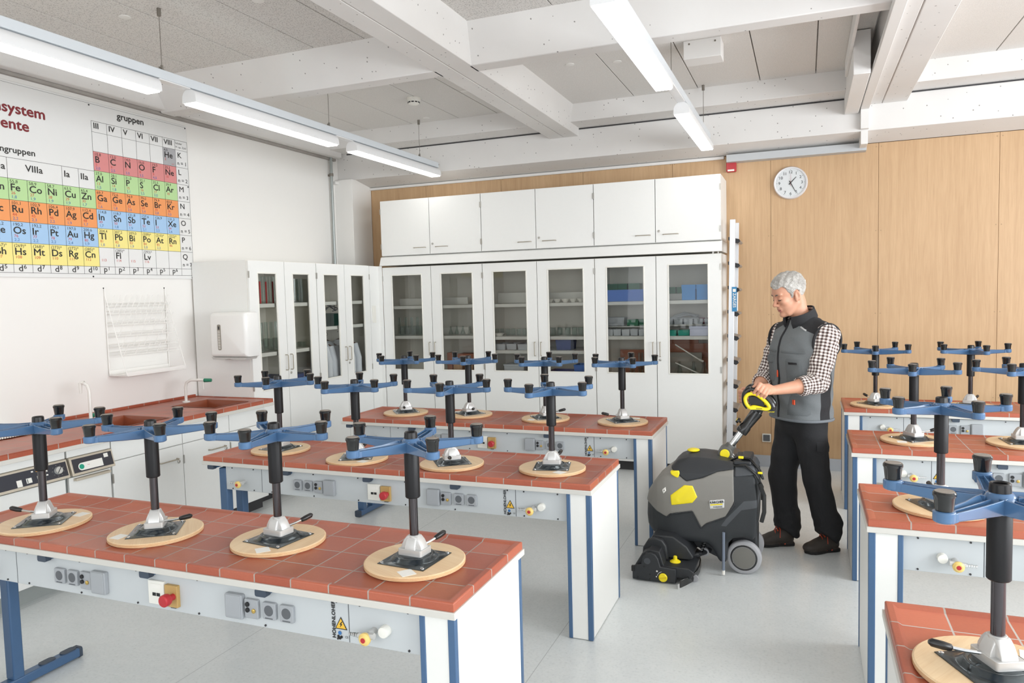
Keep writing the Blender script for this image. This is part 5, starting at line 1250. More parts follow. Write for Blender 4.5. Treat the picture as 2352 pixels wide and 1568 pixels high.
        W(MB().prism([(Q.x+a*.86, Q.z+c*.88) for a, c in ((-.062, .02), (-.070, -.01), (-.05, -.045), (.045, -.05), (.03, -.01), (-.02, .02))], Q.y-.006, Q.y+.006, 'y'), 'grip_web', M_RUB, lp, bevel=.002)
    W(MB().cyl(NR+Vector((-.02, 0, -.055)), FR+Vector((-.02, 0, -.055)), .02, n=14).cyl(NR+Vector((.075, 0, -.058)), FR+Vector((.075, 0, -.058)), .015, n=14).box(-.30, -.175, 4.69, 4.81, .965, .985), 'cross_bar', M_RUB, lp)
    W(MB().tube([P0+ax*.3, Vector((-.272, 4.745, .975))], [.036, .034], 16), 'loop_socket', M_RUB, lp)
    W(MB().box(-.215, -.175, 4.70, 4.72, .958, .985), 'release_lever', M_SYL, lp, bevel=.004)
    # rear cables and hooks
    W(MB().tube([(-.44, 4.60, .665), (-.38, 4.56, .70), (-.31, 4.55, .695), (-.26, 4.53, .645), (-.235, 4.52, .59)], .007, 8).tube([(-.43, 4.63, .66), (-.36, 4.6, .69), (-.30, 4.58, .68), (-.25, 4.56, .63), (-.232, 4.54, .58)], .006, 8).tube([(-.40, 4.52, .655), (-.33, 4.50, .668), (-.27, 4.49, .62), (-.235, 4.49, .55), (-.236, 4.49, .47)], .008, 8), 'rear_cables', M_RUB)
    W(MB().box(-.375, -.345, 4.545, 4.56, .695, .71), 'cable_clip', M_SYL, bevel=.003)
    W(MB().box(-.262, -.235, 4.5, 4.515, .62, .632), 'cable_clip', M_SYL, bevel=.003)
    W(MB().box(-.40, -.30, 4.52, 4.8, .66, .685).box(-.36, -.30, 4.56, 4.76, .685, .70), 'rear_tray', M_SBLK, bevel=.008)
    W(MB().tube([(-.25, 4.475, .57), (-.225, 4.48, .50), (-.225, 4.48, .40), (-.24, 4.48, .34)], .012, 8), 'drain_hose', M_RUB)
    # wheels
    for s_, yy in ((-1, 4.508), (1, 2*SCY-4.508)):
        def lt(prof): return MB().lathe([(r, -h*s_ if False else h) for r, h in prof], (-.343, yy, .1015), 40, 'y')
        w = W(lt([(.06, 0.002*-s_*-1), (.078, -.0), (.094, .0), (.1015, -s_*.008), (.1015, -s_*.036), (.09, -s_*.044), (.03, -s_*.044)]), 'wheel', M_TYRE, smooth=50)
        W(MB().lathe([(.078, 0), (.074, s_*.003), (.07, s_*.003), (.066, 0.0)], (-.343, yy, .1015), 36, 'y', cap=False), 'wheel_ring', M_RUB, w)
        W(MB().lathe([(.069, -s_*.01), (.066, s_*.002), (.03, s_*.004), (.001, s_*.004)], (-.343, yy, .1015), 36, 'y'), 'hub_disc', M_HUB, w)
    W(MB().box(-.42, -.27, 4.56, 4.77, .07, .26), 'axle_housing', M_SBLK, bevel=.01)
    # chassis between tank and brush head, sight tube
    W(MB().prism([(-.78, .19), (-.50, .19), (-.44, .08), (-.50, .07), (-.62, .12), (-.76, .14)], 4.56, 4.78, 'y'), 'chassis', M_SBLK, bevel=.006)
    sg = W(MB().cyl((-.452, 4.438, .27), (-.456, 4.452, .03), .0085, n=12), 'sight_tube', mat('translucent_hose', '#77808f', .3))
    W(MB().cyl((-.4555, 4.452, .035), (-.4565, 4.452, .008), .009, n=10), 'hose_plug', M_PAPER, sg)
    # brush head
    hp = [(-.957, .008), (-.957, .084), (-.925, .095), (-.905, .10), (-.896, .145), (-.875, .170), (-.848, .176), (-.822, .168), (-.804, .142), (-.792, .098), (-.702, .092), (-.700, .008)]
    bh = W(MB().prism(hp, 4.222, 4.246, 'y').prism([(-.955, .012), (-.955, .07), (-.90, .16), (-.86, .185), (-.80, .18), (-.775, .1), (-.775, .012)], 4.246, 4.66, 'y').prism([(-.78, .03), (-.62, .035), (-.60, .075), (-.63, .095), (-.78, .098)], 4.246, 4.62, 'y'), 'brush_head', M_SBLK, bevel=.005)
    W(MB().prism([(-.92, .10), (-.915, .165), (-.885, .215), (-.845, .232), (-.80, .222), (-.775, .185), (-.765, .10)], 4.33, 4.372, 'y').prism([(-.93, .12), (-.86, .235), (-.74, .235), (-.66, .18), (-.62, .12), (-.64, .10), (-.9, .10)], 4.372, 4.66, 'y'), 'motor_cover', M_SBLK, bh, bevel=.008)
    b = MB()
    for xx, zz in ((-.885, .09), (-.852, .047), (-.852, .02), (-.925, .022)): b.lathe([(.0045, .001), (.0045, -.002), (.001, -.0025)], (xx, 4.2215, zz), 10, 'y')
    W(b, 'cover_screws', M_RUB, bh)
    W(MB().lathe([(.019, 0), (.018, -.002), (.001, -.002)], (-.868, 4.2215, .125), 24, 'y'), 'axle_cover', M_SDG, bh)
    kb = W(MB().lathe([(.0255, 0), (.0255, -.006), (.022, -.010), (.001, -.010)], (-.775, 4.2215, .037), 28, 'y'), 'pressure_knob', M_SYL, bh)
    b = MB(); b.box(-.022, .022, -.012, -.009, -.004, .004); b.xf(Matrix.Translation((-.775, 4.2205, .037)) @ Matrix.Rotation(math.radians(-12), 4, 'Y')); W(b, 'knob_grip', mat('deep_yellow2', '#e3c814', .4), bh)
    b = MB(); b.tube([(-.775+.034*math.cos(a), 4.2212, .037+.034*math.sin(a)) for a in [math.radians(105+8*k) for k in range(9)]], .0012, 6); b.box(-.815, -.806, 4.2205, 4.2216, .066, .075).box(-.817, -.811, 4.2205, 4.2216, .034, .041); W(b, 'knob_scale', M_PAPER, bh)
    W(MB().lathe([(.031, 0), (.032, .004), (.022, .012), (.012, .016), (.011, .034), (.008, .037), (.001, .037)], (-.722, 4.335, .096), 24), 'yellow_valve', M_SYL, bh)
    W(MB().box(-.962, -.945, 4.216, 4.236, .055, .088), 'corner_latch', M_RUB, bh, bevel=.002)
    # squeegee with its roller, small castor and spring
    sq = W(MB().loft([[(xx, yy, .006), (xx+.007, yy+.003, .006), (xx+.007, yy+.003, .05), (xx, yy, .05)] for xx, yy in ((-.672, 4.172), (-.645, 4.225), (-.622, 4.28), (-.605, 4.36), (-.6, 4.45), (-.605, 4.54), (-.622, 4.62))]), 'squeegee', M_RUB, bevel=.002)
    W(MB().loft([[(xx-.004, yy-.003, .0005), (xx+.001, yy, .0005), (xx+.001, yy, .03), (xx-.004, yy-.003, .03)] for xx, yy in ((-.677, 4.166), (-.648, 4.22), (-.625, 4.278))]), 'squeegee_lip', mat('pale_rubber_lip', '#b9b8b5', .5), sq)
    W(MB().lathe([(.019, 0), (.019, .016), (.006, .018), (.006, -.004)], (-.603, 4.302, .0195), 20, 'y'), 'squeegee_roller', M_TYRE, sq)
    W(MB().tube([(-.69, 4.27, .07), (-.655, 4.3, .055), (-.62, 4.33, .05)], .009, 8).tube([(-.66, 4.34, .085), (-.625, 4.36, .05)], .008, 8), 'squeegee_arm', M_ALU, sq)
    W(MB().lathe([(.026, 0), (.026, .02), (.012, .022), (.012, -.004)], (-.575, 4.53, .105), 20, 'y'), 'castor', M_TYRE)
    b = MB(); b.tube([(-.60+.012*math.cos(k*.9)+k*.0008, 4.50+.012*math.sin(k*.9), .10+k*.0022) for k in range(44)], .003, 5); W(b, 'spring', M_RUB)
    W(MB().tube([(-.66, 4.48, .09), (-.61, 4.49, .10), (-.57, 4.54, .105), (-.52, 4.6, .12)], .016, 8), 'link_arm', M_SBLK)
    return NR, FR
LOOP = scrubber()
# ================================================================== the man
def m_skin():
    t = NT('skin'); n = t.noise(35, detail=4); n2 = t.noise(9, detail=3)
    c = t.mix(n2, srgb('#c98f74'), srgb('#dba98c')); c = t.mix(t.math('MULTIPLY', n, .25), c, srgb('#b87860')); t.color(c); t.rough(.5)
    t.b.inputs['Subsurface Weight'].default_value = .08; t.b.inputs['Subsurface Radius'].default_value = (.01, .004, .002); t.bump(t.noise(220), .1, .001); return t.m
M_SKIN = m_skin(); M_LIP = mat('lips', '#b56f66', .45, var=.05); M_STUB = mat('shaven_skin', '#bb8c78', .55, var=.08, scale=90)
def m_hair():
    t = NT('grey_hair'); a = t.noise(95, t.mapping((1.6, 1.6, .8)), 5, 1.6, .65); b = t.noise(16, detail=3)
    f = t.math('ADD', t.math('MULTIPLY', a, .65), t.math('MULTIPLY', b, .35)); t.color(t.ramp(f, [(.33, srgb('#6f6a64')), (.5, srgb('#a9a59f')), (.66, srgb('#dedbd6'))])); t.rough(.6); t.bump(a, .6, .004); return t.m
M_HAIR = m_hair()
def m_fabric(nm, c, c2, sc=260, strength=.25, wr=7):
    t = NT(nm); w = t.noise(sc, detail=2); f = t.noise(wr, detail=4, dist=.4); t.color(t.mix(t.math('ADD', t.math('MULTIPLY', w, .5), t.math('MULTIPLY', f, .5)), srgb(c), srgb(c2))); t.rough(.85)
    t.bump(t.math('ADD', t.math('MULTIPLY', w, .12), f), strength, .012); return t.m
M_VEST = m_fabric('grey_workwear', '#55595b', '#717678'); M_VBLK = m_fabric('black_workwear', '#1b1b1d', '#2c2c2f'); M_TROU = m_fabric('black_trouser_cloth', '#151517', '#27272a', wr=6, strength=.5)
def two_tone(base, c0, c1, c2, c3, rough, sc, strength):
    t = NT(base); n = t.N.new('ShaderNodeAttribute'); n.attribute_name = 'zone'; w = t.noise(sc, detail=2); f = t.noise(7, detail=4, dist=.4); m = t.math('ADD', t.math('MULTIPLY', w, .5), t.math('MULTIPLY', f, .5))
    a = t.mix(m, srgb(c0), srgb(c1)); b = t.mix(m, srgb(c2), srgb(c3)); t.color(t.mix(t.math('GREATER_THAN', n.outputs['Fac'], 0.0), a, b)); t.rough(rough); t.bump(t.math('ADD', t.math('MULTIPLY', w, .12), f), strength, .012); return t.m
M_VEST2 = two_tone('grey_and_black_workwear', '#5d6163', '#808587', '#1b1b1d', '#2c2c2f', .85, 260, .6)
def setz(o, fn):
    me = o.data; V = np.empty(len(me.vertices)*3, np.float32); me.vertices.foreach_get('co', V); at = me.attributes.new('zone', 'FLOAT', 'POINT'); at.data.foreach_set('value', fn(V.reshape(-1, 3).astype(float)).astype(np.float32))
M_SHOE = mat('dark_brown_leather', '#37302b', .6, var=.2, scale=30, bump=.3, bscale=150); M_SOLE = mat('dark_sole', '#1d1b1a', .7, var=.1); M_LACE = mat('red_orange_lace', '#c2492c', .6, var=.1); M_ORNG = mat('orange_puller', '#e4552b', .5); M_REFL = mat('silver_piping', '#b7b9b9', .4)
def m_gingham():
    t = NT('brown_gingham'); n = t.N.new('ShaderNodeAttribute'); n.attribute_name = 'weave'; x, y, z = t.sep(n.outputs['Vector'])
    def st(v): return t.math('LESS_THAN', t.math('ABSOLUTE', t.math('SUBTRACT', t.math('FRACT', v), .5)), .25)
    a, b = st(x), st(y); f = t.math('ADD', t.math('MULTIPLY', a, .5), t.math('MULTIPLY', b, .5))
    t.color(t.ramp(f, [(.0, srgb('#efece8')), (.3, srgb('#efece8')), (.4, srgb('#a3958f')), (.7, srgb('#a3958f')), (.8, srgb('#3f302d'))])); t.rough(.85); t.bump(t.noise(9, detail=4, dist=.5), .5, .012); return t.m
M_GING = m_gingham()
t_man = empty('person', (-.02, 5.09, 0), 'grey-haired man in grey and black work vest, checked shirt and black trousers pushing the scrubber', 'person')
def setw(o, f):
    """store sleeve weave coordinates on an object's vertices"""
    me = o.data; V = np.empty(len(me.vertices)*3, np.float32); me.vertices.foreach_get('co', V); W = f(V.reshape(-1, 3).astype(float))
    at = me.attributes.new('weave', 'FLOAT_VECTOR', 'POINT'); at.data.foreach_set('vector', W.astype(np.float32).ravel())
hf = unit((-.86, -.51, 0)); dn = .29; cs = math.sqrt(1-dn*dn)
HF = np.array([hf[0]*cs, hf[1]*cs, -dn]); HU = np.array([hf[0]*dn, hf[1]*dn, cs]); HL = np.cross(HU, HF)
if HL @ np.array([.42, -.9, 0]) < 0: HL = -HL
HC = np.array([-.094, 5.07, 1.660])
def hp(f, l, u): return HC+HF*f+HL*l+HU*u
HFM = np.array([HF, HL, HU])
TF = unit((-.78, -.626, 0)); TLf = np.array([-TF[1], TF[0], 0]); UP = np.array([0, 0, 1.])
# joints
shL = np.array([.112, 4.965, 1.415]); elL = np.array([.070, 4.885, 1.118]); wrL = np.array([-.188, 4.712, 1.090])
shR = np.array([-.135, 5.235, 1.41]); elR = np.array([-.24, 5.19, 1.12]); wrR = np.array([-.312, 4.985, 1.050])
hiL = np.array([.022, 5.03, .89]); knL = np.array([.066, 5.02, .49]); anL = np.array([.135, 5.085, .095])
hiR = np.array([-.075, 5.165, .89]); knR = np.array([-.142, 5.13, .47]); anR = np.array([-.115, 5.135, .09])
pel = np.array([-.028, 5.1, .92]); che = np.array([-.025, 5.1, 1.28]); nek = np.array([-.008, 5.105, 1.53])
NR, FR = [np.array(v) for v in LOOP]; E1 = unit((.80, 0, -.60)); E2 = np.array([0, 1., 0]); E3 = unit((.60, 0, .80))
def hand(v, G, A, Nn, W, wr, thumb=1):
    """fingers closed round a bar at G; A runs along the bar from index to little finger, Nn points to the back of the hand, W towards the wrist"""
    A = unit(A); Nn = unit(np.array(Nn)-A*np.dot(Nn, A)); W = unit(np.array(W)-A*np.dot(W, A)-Nn*np.dot(W, Nn)); rb = .0185
    offs = [-.033, -.011, .011, .031]; ln = [1.0, 1.08, 1.02, .86]
    for o, s in zip(offs, ln):
        k0 = G+A*o*.95+Nn*(rb+.014)+W*.022
        p1 = G+A*o+Nn*(rb+.006)-W*.020*s; p2 = G+A*(o+.002)-Nn*.006-W*(rb+.0095); p3 = G+A*(o+.004)-Nn*(rb+.009)-W*.006*s
        v.cone(k0, p1, .0105, .0098, .004); v.cone(p1, p2, .0095, .0090, .003); v.cone(p2, p3, .0088, .0078, .003)
        v.cone(wr+(k0-wr)*.25+A*o*.1, k0, .016, .0112, .012); v.ball(k0, .0118, .006)
    v.ell((wr+G+Nn*(rb+.012)+W*.02)/2, (.036, .02, .045), np.array([A, Nn, unit(np.cross(A, Nn))]), .015)
    t0 = wr*.55+(G+Nn*.02+W*.03)*.45-A*.022; t1 = G-A*.046+Nn*.012+W*.02; t2 = G-A*.05-Nn*.010-W*.004; t3 = G-A*.044-Nn*.021-W*.016
    v.cone(t0, t1, .015, .0115, .012); v.cone(t1, t2, .0112, .0100, .004); v.cone(t2, t3, .0098, .0082, .003)
    return t3
def make_body():
    v = Vol((-.47, 4.52, .03), (.30, 5.33, 1.84), .0038)
    # legs and trunk (inside the clothes)
    for h, k, a in ((hiL, knL, anL), (hiR, knR, anR)):
        v.cone(h, k, .075, .05, .02); v.cone(k, a+[0, 0, .02], .05, .036, .02)
    v.cone(hiL, hiR, .085, .085, .03); v.cone(pel, che, .12, .13, .05)
    v.ell(che+[0, 0, .06], (.115, .165, .15), np.array([TF, TLf, UP]), .04); v.cone(shL, shR, .05, .05, .03)
    # neck and head
    v.cone(nek-[0, 0, .06], hp(-.030, 0, -.05), .058, .053, .02); v.cone(hp(-.035, 0, -.05), hp(-.03, 0, .01), .053, .06, .02)
    v.ell(hp(-.008, 0, .052), (.102, .079, .090), HFM, .0); v.ell(hp(.036, 0, -.035), (.058, .060, .088), HFM, .03)
    v.ell(hp(.045, 0, .045), (.055, .062, .06), HFM, .02)
    for s in (-1, 1):
        v.cone(hp(-.005, s*.056, -.045), hp(.055, s*.036, -.098), .020, .018, .022)   # jaw line
        v.ell(hp(.070, s*.040, -.014), (.024, .022, .02), HFM, .02)                    # cheek bone
        v.ell(hp(.086, s*.028, .036), (.012, .030, .011), HFM, .012)                  # brow
    v.ell(hp(.077, 0, -.102), (.022, .026, .018), HFM, .018)                           # chin
    for s in (-1, 1): v.ell(hp(.103, s*.031, .010), (.015, .019, .012), HFM, .010, 's')  # eye sockets
    for s in (-1, 1): v.ell(hp(.0825, s*.032, .009), (.0150, .0170, .0125), HFM, .003)   # closed lids
    v.cone(hp(.090, 0, .026), hp(.115, 0, -.026), .0085, .0110, .012); v.ball(hp(.117, 0, -.027), .0115, .006)
    for s in (-1, 1): v.ell(hp(.104, s*.0125, -.031), (.012, .008, .009), HFM, .006)
    v.ell(hp(.085, 0, -.055), (.016, .026, .018), HFM, .014)                           # upper-lip mound
    v.ell(hp(.0935, 0, -.0615), (.009, .021, .0050), HFM, .006); v.ell(hp(.0915, 0, -.0725), (.009, .020, .0055), HFM, .006)
    v.ell(hp(.102, 0, -.067), (.010, .026, .0018), HFM, .003, 's')
    for s in (-1, 1):
        v.cone(hp(.100, s*.020, -.036), hp(.086, s*.036, -.066), .0035, .0028, .006, 's')  # smile fold
        # ear
        E = np.array([unit(HF*.93-HL*s*.36), unit(HL*s*.93+HF*.36), HU])
        v.ell(hp(-.010, s*.081, .000), (.019, .0085, .033), E, .005); v.ell(hp(-.006, s*.089, .004), (.0105, .007, .020), E, .004, 's'); v.cone(hp(.004, s*.077, -.028), hp(.002, s*.075, -.012), .007, .008, .006)
    # arms
    for sh, el, wr in ((shL, elL, wrL), (shR, elR, wrR)):
        v.cone(sh, el, .05, .042, .02); m = el+(wr-el)*.35; v.cone(el, m, .042, .044, .02); v.cone(m, wr, .043, .0275, .02)
    GL = NR+np.array([.010, 0, .042])
    hand(v, GL, E1*1.0+E2*.12, E3*.9-E2*.55+E1*.15, wrL-GL, wrL)
    GR = FR+np.array([-.081, 0, -.005]); hand(v, GR, np.array([.12, 0, -1.]), np.array([-.85, -.25, .1]), wrR-GR, wrR)
    def pick(c):
        q = (c-HC) @ HFM.T; f, l, u = q[:, 0], q[:, 1], q[:, 2]
        lip = (f > .088) & (np.abs(l) < .019) & (u > -.0785) & (u < -.0575); stub = f > 9
        return np.where(lip, 1, np.where(stub, 2, 0))
    return v.build('body', [M_SKIN, M_LIP, M_STUB], t_man, pick)
BODY = make_body()
L_ = -Vector(t_man.location)
def MW(mb, name, m, parent=None, smooth=60):
    p = parent or t_man
    if parent is None: mb.xf(Matrix.Translation(L_))
    o = mb.build(name, m, p, smooth=smooth)
    return o
def hair():
    v = Vol((-.29, 4.9, 1.5), (.08, 5.22, 1.85), .0032); x, y, z = v.ax((0, 0, 0), v.n); X, Y, Z = x[:, None, None], y[None, :, None], z[None, None, :]
    p = [X-HC[0], Y-HC[1], Z-HC[2]]; f = p[0]*HF[0]+p[1]*HF[1]+p[2]*HF[2]; l = p[0]*HL[0]+p[1]*HL[1]+p[2]*HL[2]; u = p[0]*HU[0]+p[1]*HU[1]+p[2]*HU[2]
    def el(c, r):
        q = [(f-c[0])/r[0], (l-c[1])/r[1], (u-c[2])/r[2]]; k0 = np.sqrt(q[0]**2+q[1]**2+q[2]**2); k1 = np.sqrt((q[0]/r[0])**2+(q[1]/r[1])**2+(q[2]/r[2])**2)+1e-9; return k0*(k0-1)/k1
    top = np.clip((u-.02)/.1, 0, 1); d = el((-.008, 0, .052), (.102, .079, .090)); d = np.minimum(d, el((.045, 0, .045), (.055, .062, .06)))
    n = .0022*np.sin(130*f+60*u)*np.sin(140*l+30*f)+.0018*np.sin(210*u+90*l)*np.sin(170*f)
    d = d-(.006+.012*top)-n
    P = poly2([(.135, .094), (.084, .080), (.070, .082), (.052, .070), (.044, .040), (.030, .024), (.030, -.016), (.014, -.020), (.008, .030), (-.012, .040), (-.028, .028), (-.032, -.03), (-.05, -.055), (-.13, -.06), (-.16, .2), (.15, .2)])
    F2 = P(f, u+.010*np.sin(60*l)*(f > .06)); v.D = smax(d, F2, .006).astype(np.float32)
    o = v.build('hair', M_HAIR, t_man)
    b = MB()
    for s in (-1, 1):
        pts = [hp(.100, s*.012, .031), hp(.0995, s*.024, .0365), hp(.0935, s*.040, .037), hp(.080, s*.054, .028)]
        b.tube([p for p in pts], [.003, .0048, .0046, .002], 8)
    MW(b, 'eyebrow', mat('grey_brow', '#6e625a', .7, var=.2, scale=80))
    b = MB()
    for s in (-1, 1):
        b.tube([hp(.0925, s*.018, .0010), hp(.0975, s*.029, -.0015), hp(.0950, s*.040, -.001), hp(.085, s*.050, .0020)], [.0012, .0022, .0022, .0014], 6)
    MW(b, 'eyelashes', mat('dark_lash', '#3a2d28', .6))
hair()
def torso_vol(h=.0052):
    v = Vol((-.36, 4.80, .84), (.30, 5.40, 1.66), h); x, y, z = v.ax((0, 0, 0), v.n); X, Y, Z = x[:, None, None], y[None, :, None], z[None, None, :]
    zs = np.array([.84, .87, .95, 1.05, 1.15, 1.25, 1.33, 1.40, 1.45, 1.49, 1.53]); a = np.interp(z, zs, [.205, .21, .208, .206, .212, .222, .228, .215, .175, .115, .085])[None, None, :]
    b = np.interp(z, zs, [.158, .163, .163, .160, .163, .168, .163, .142, .115, .095, .085])[None, None, :]
    cx = np.interp(z, [.84, 1.0, 1.3, 1.5], [-.026, -.026, -.022, -.010])[None, None, :]
    px, py = X-cx, Y-5.1; f = px*TF[0]+py*TF[1]; l = px*TLf[0]+py*TLf[1]
    wr = .0045*np.sin(38*Z+40*l)*np.exp(-((Z-1.0)/.12)**2)+.003*np.sin(24*l+20*Z)+.0035*np.sin(31*Z-22*l+1.0)*np.sin(13*l+7*Z)+.0025*np.sin(58*Z+30*l)*np.sin(17*l)
    q = np.sqrt((np.abs(l)/a)**2.4+(np.abs(f)/b)**2.4)**(1/1.2)**.5 if False else (np.abs(l/a)**2.3+np.abs(f/b)**2.3)**(1/2.3)
    d = (q-1)*np.minimum(a, b)-wr
    return v, d, f, l, X, Y, Z
def vest():
    v, d, f, l, X, Y, Z = torso_vol()
    v.D = np.maximum(d, np.maximum(.868-Z, Z-1.505)).astype(np.float32)
    for sh, s in ((shL, 1), (shR, -1)): v.cone(nek+TLf*s*.04-[0, 0, .05], sh+TLf*s*.012+[0, 0, .012], .055, .062, .035)
    # armholes are closed by the sleeves; keep the hem and zip crease
    q = np.maximum(v.D, .868-Z); v.D = q.astype(np.float32)
    def zone(c):
        px, py = c[:, 0]+.022, c[:, 1]-5.1; ff = px*TF[0]+py*TF[1]; ll = px*TLf[0]+py*TLf[1]; zz = c[:, 2]; ph = np.degrees(np.arctan2(np.abs(ll)/.21, ff/.16))
        yoke = np.minimum(zz-(1.470-.42*(np.abs(ll)-.08)), (np.abs(ll)-.045)*2); back = np.minimum((zz-1.33), -.02-ff)
        sidep = np.minimum(np.minimum((ph-82)*.003, (112-ph)*.003), np.minimum(1.27-zz, (zz-.5)*10))
        rim = np.full(len(c), -1.)
        for sh, s in ((shL, 1), (shR, -1)): rim = np.maximum(rim, np.minimum((c-sh) @ (TLf*s)-.026, zz-1.2))
        return np.maximum(np.maximum(yoke, back), np.maximum(sidep, rim))
    for sh, s in ((shL, 1), (shR, -1)): v.cone(sh-TLf*s*.035-[0, 0, .01], sh-TLf*s*.035-[0, 0, .13], .078, .088, .03)
    o = v.build('vest', [M_VEST2], t_man, None, relax=1); setz(o, zone)
    V = v.V
    def on(lv, zv, off=.004):
        """point on the vest front at lateral l and height z"""
        px, py = V[:, 0]+.022, V[:, 1]-5.1; ff = px*TF[0]+py*TF[1]; ll = px*TLf[0]+py*TLf[1]
        m = ff > -.02; e = (ll-lv)**2+(V[:, 2]-zv)**2+np.where(m, 0, 9); i = np.argsort(e)[:4]; p = V[i].mean(0); c = np.array([-.022, 5.1, zv])
        n = unit(np.array([p[0]-c[0], p[1]-c[1], 0])); p = p.copy(); return p+n*off
    def patch(name, m, L, th=.005, ns=10, parent=None):
        """padded patch over the front: L is a quad of (l,z) corners"""
        (l0, z0), (l1, z1), (l2, z2), (l3, z3) = L; G = []
        for i in range(ns+1):
            row = []
            for j in range(ns+1):
                u, w = i/ns, j/ns; lv = (l0*(1-u)+l1*u)*(1-w)+(l3*(1-u)+l2*u)*w; zv = (z0*(1-u)+z1*u)*(1-w)+(z3*(1-u)+z2*u)*w
                e = 0 if i in (0, ns) or j in (0, ns) else 1; row.append(on(lv, zv, -.003 if not e else th))
            G.append(row)
        b = MB(); vs = [tuple(p) for r in G for p in r]; k = ns+1
        b.add(vs, [(i*k+j, (i+1)*k+j, (i+1)*k+j+1, i*k+j+1) for i in range(ns) for j in range(ns)]); return MW(b, name, m)
    # zip placket
    b = MB(); zs = [.875+.02*i for i in range(33)]; off = -.015
    b.tube([on(off, z, .002) for z in zs], .0065, 8, flat=1); MW(b, 'zipper', M_VBLK)
    b = MB(); p = on(off, 1.165, .010); b.tube([p+[0, 0, .02], p, p-[0, 0, .025]], [.004, .0055, .005], 8); MW(b, 'zip_puller', M_ORNG)
    patch('chest_pocket', M_VEST, [(.05, 1.10), (.165, 1.10), (.165, 1.27), (.05, 1.27)], .006)
    patch('name_strip', M_VBLK, [(.068, 1.228), (.148, 1.228), (.148, 1.246), (.068, 1.246)], .010, 6)
    patch('chest_pocket', M_VEST, [(-.15, 1.10), (-.055, 1.10), (-.055, 1.25), (-.15, 1.25)], .006)
    patch('pocket_flap', M_VEST, [(-.165, 1.225), (-.06, 1.225), (-.05, 1.28), (-.165, 1.28)], .013, 8)
    patch('chest_seam', M_VEST, [(.0, 1.300), (.19, 1.300), (.18, 1.312), (.0, 1.312)], .005, 8)
    patch('chest_seam', M_VEST, [(-.19, 1.300), (-.03, 1.300), (-.03, 1.312), (-.18, 1.312)], .005, 8)
    patch('hip_pocket', M_VEST, [(.06, .90), (.19, .90), (.185, 1.04), (.07, 1.04)], .006, 8)
    patch('reflective_piping', M_REFL, [(.088, 1.462), (.150, 1.436), (.150, 1.445), (.088, 1.472)], .006, 6)
    b = MB(); p = on(.10, 1.005, .016)
    for dx in (-.006, .007): b.tube([p+TLf*dx, p+TLf*dx-[0, 0, .03]], [.0045, .005], 8)
    MW(b, 'pocket_puller', M_ORNG)
    # hem roll
    b = MB(); b.tube([np.array([-.026, 5.1, .873])+TLf*.210*math.cos(a)*(abs(math.cos(a))+1e-6)**(-.13)+TF*.163*math.sin(a)*(abs(math.sin(a))+1e-6)**(-.13) for a in [2*math.pi*k/48+.01 for k in range(48)]], .0095, 10, closed=True); MW(b, 'hem', mat('light_grey_hem', '#73787d', .8, var=.06))
    # standing collar, open at the front
    b = MB(); o_, i_ = [], []
    rows = []
    for k in range(29):
        a = math.radians(-160+320*k/28)   # 0 = back of the neck
        fr = (1-math.cos(a))/2
        d0 = -TF*math.cos(a)+TLf*math.sin(a)
        base = nek+[0, 0, -.045-.045*fr]+TF*.012+d0*np.array([1, 1, 1])*(.088+.016*fr); tp = nek+[0, 0, .066-.072*fr]+TF*.030*1.0+d0*(.082+.022*fr)
        w = d0*.009; rows.append([tuple(base), tuple(base*.5+tp*.5+d0*.012), tuple(tp), tuple(tp-w), tuple(base*.5+tp*.5-w), tuple(base-w*1.5)])
    b.loft([list(r) for r in rows]); MW(b, 'collar', M_VBLK, smooth=70)
    # armhole binding
    for sh, s, nm in ((shL, 1, 'armhole_binding'), (shR, -1, 'armhole_binding')):
        el = elL if s > 0 else elR; ax_ = unit((el-sh)*.35+TLf*s*.9); c = sh+TLf*s*.022-[0, 0, .045]
        u_ = unit(UP-ax_*(UP@ax_)); w_ = np.cross(ax_, u_); b = MB()
        b.tube([c+u_*.112*math.cos(q)+w_*.100*math.sin(q)+ax_*.0 for q in [2*math.pi*k/36 for k in range(36)]], .0085, 8, closed=True); MW(b, nm, M_VBLK)
vest()
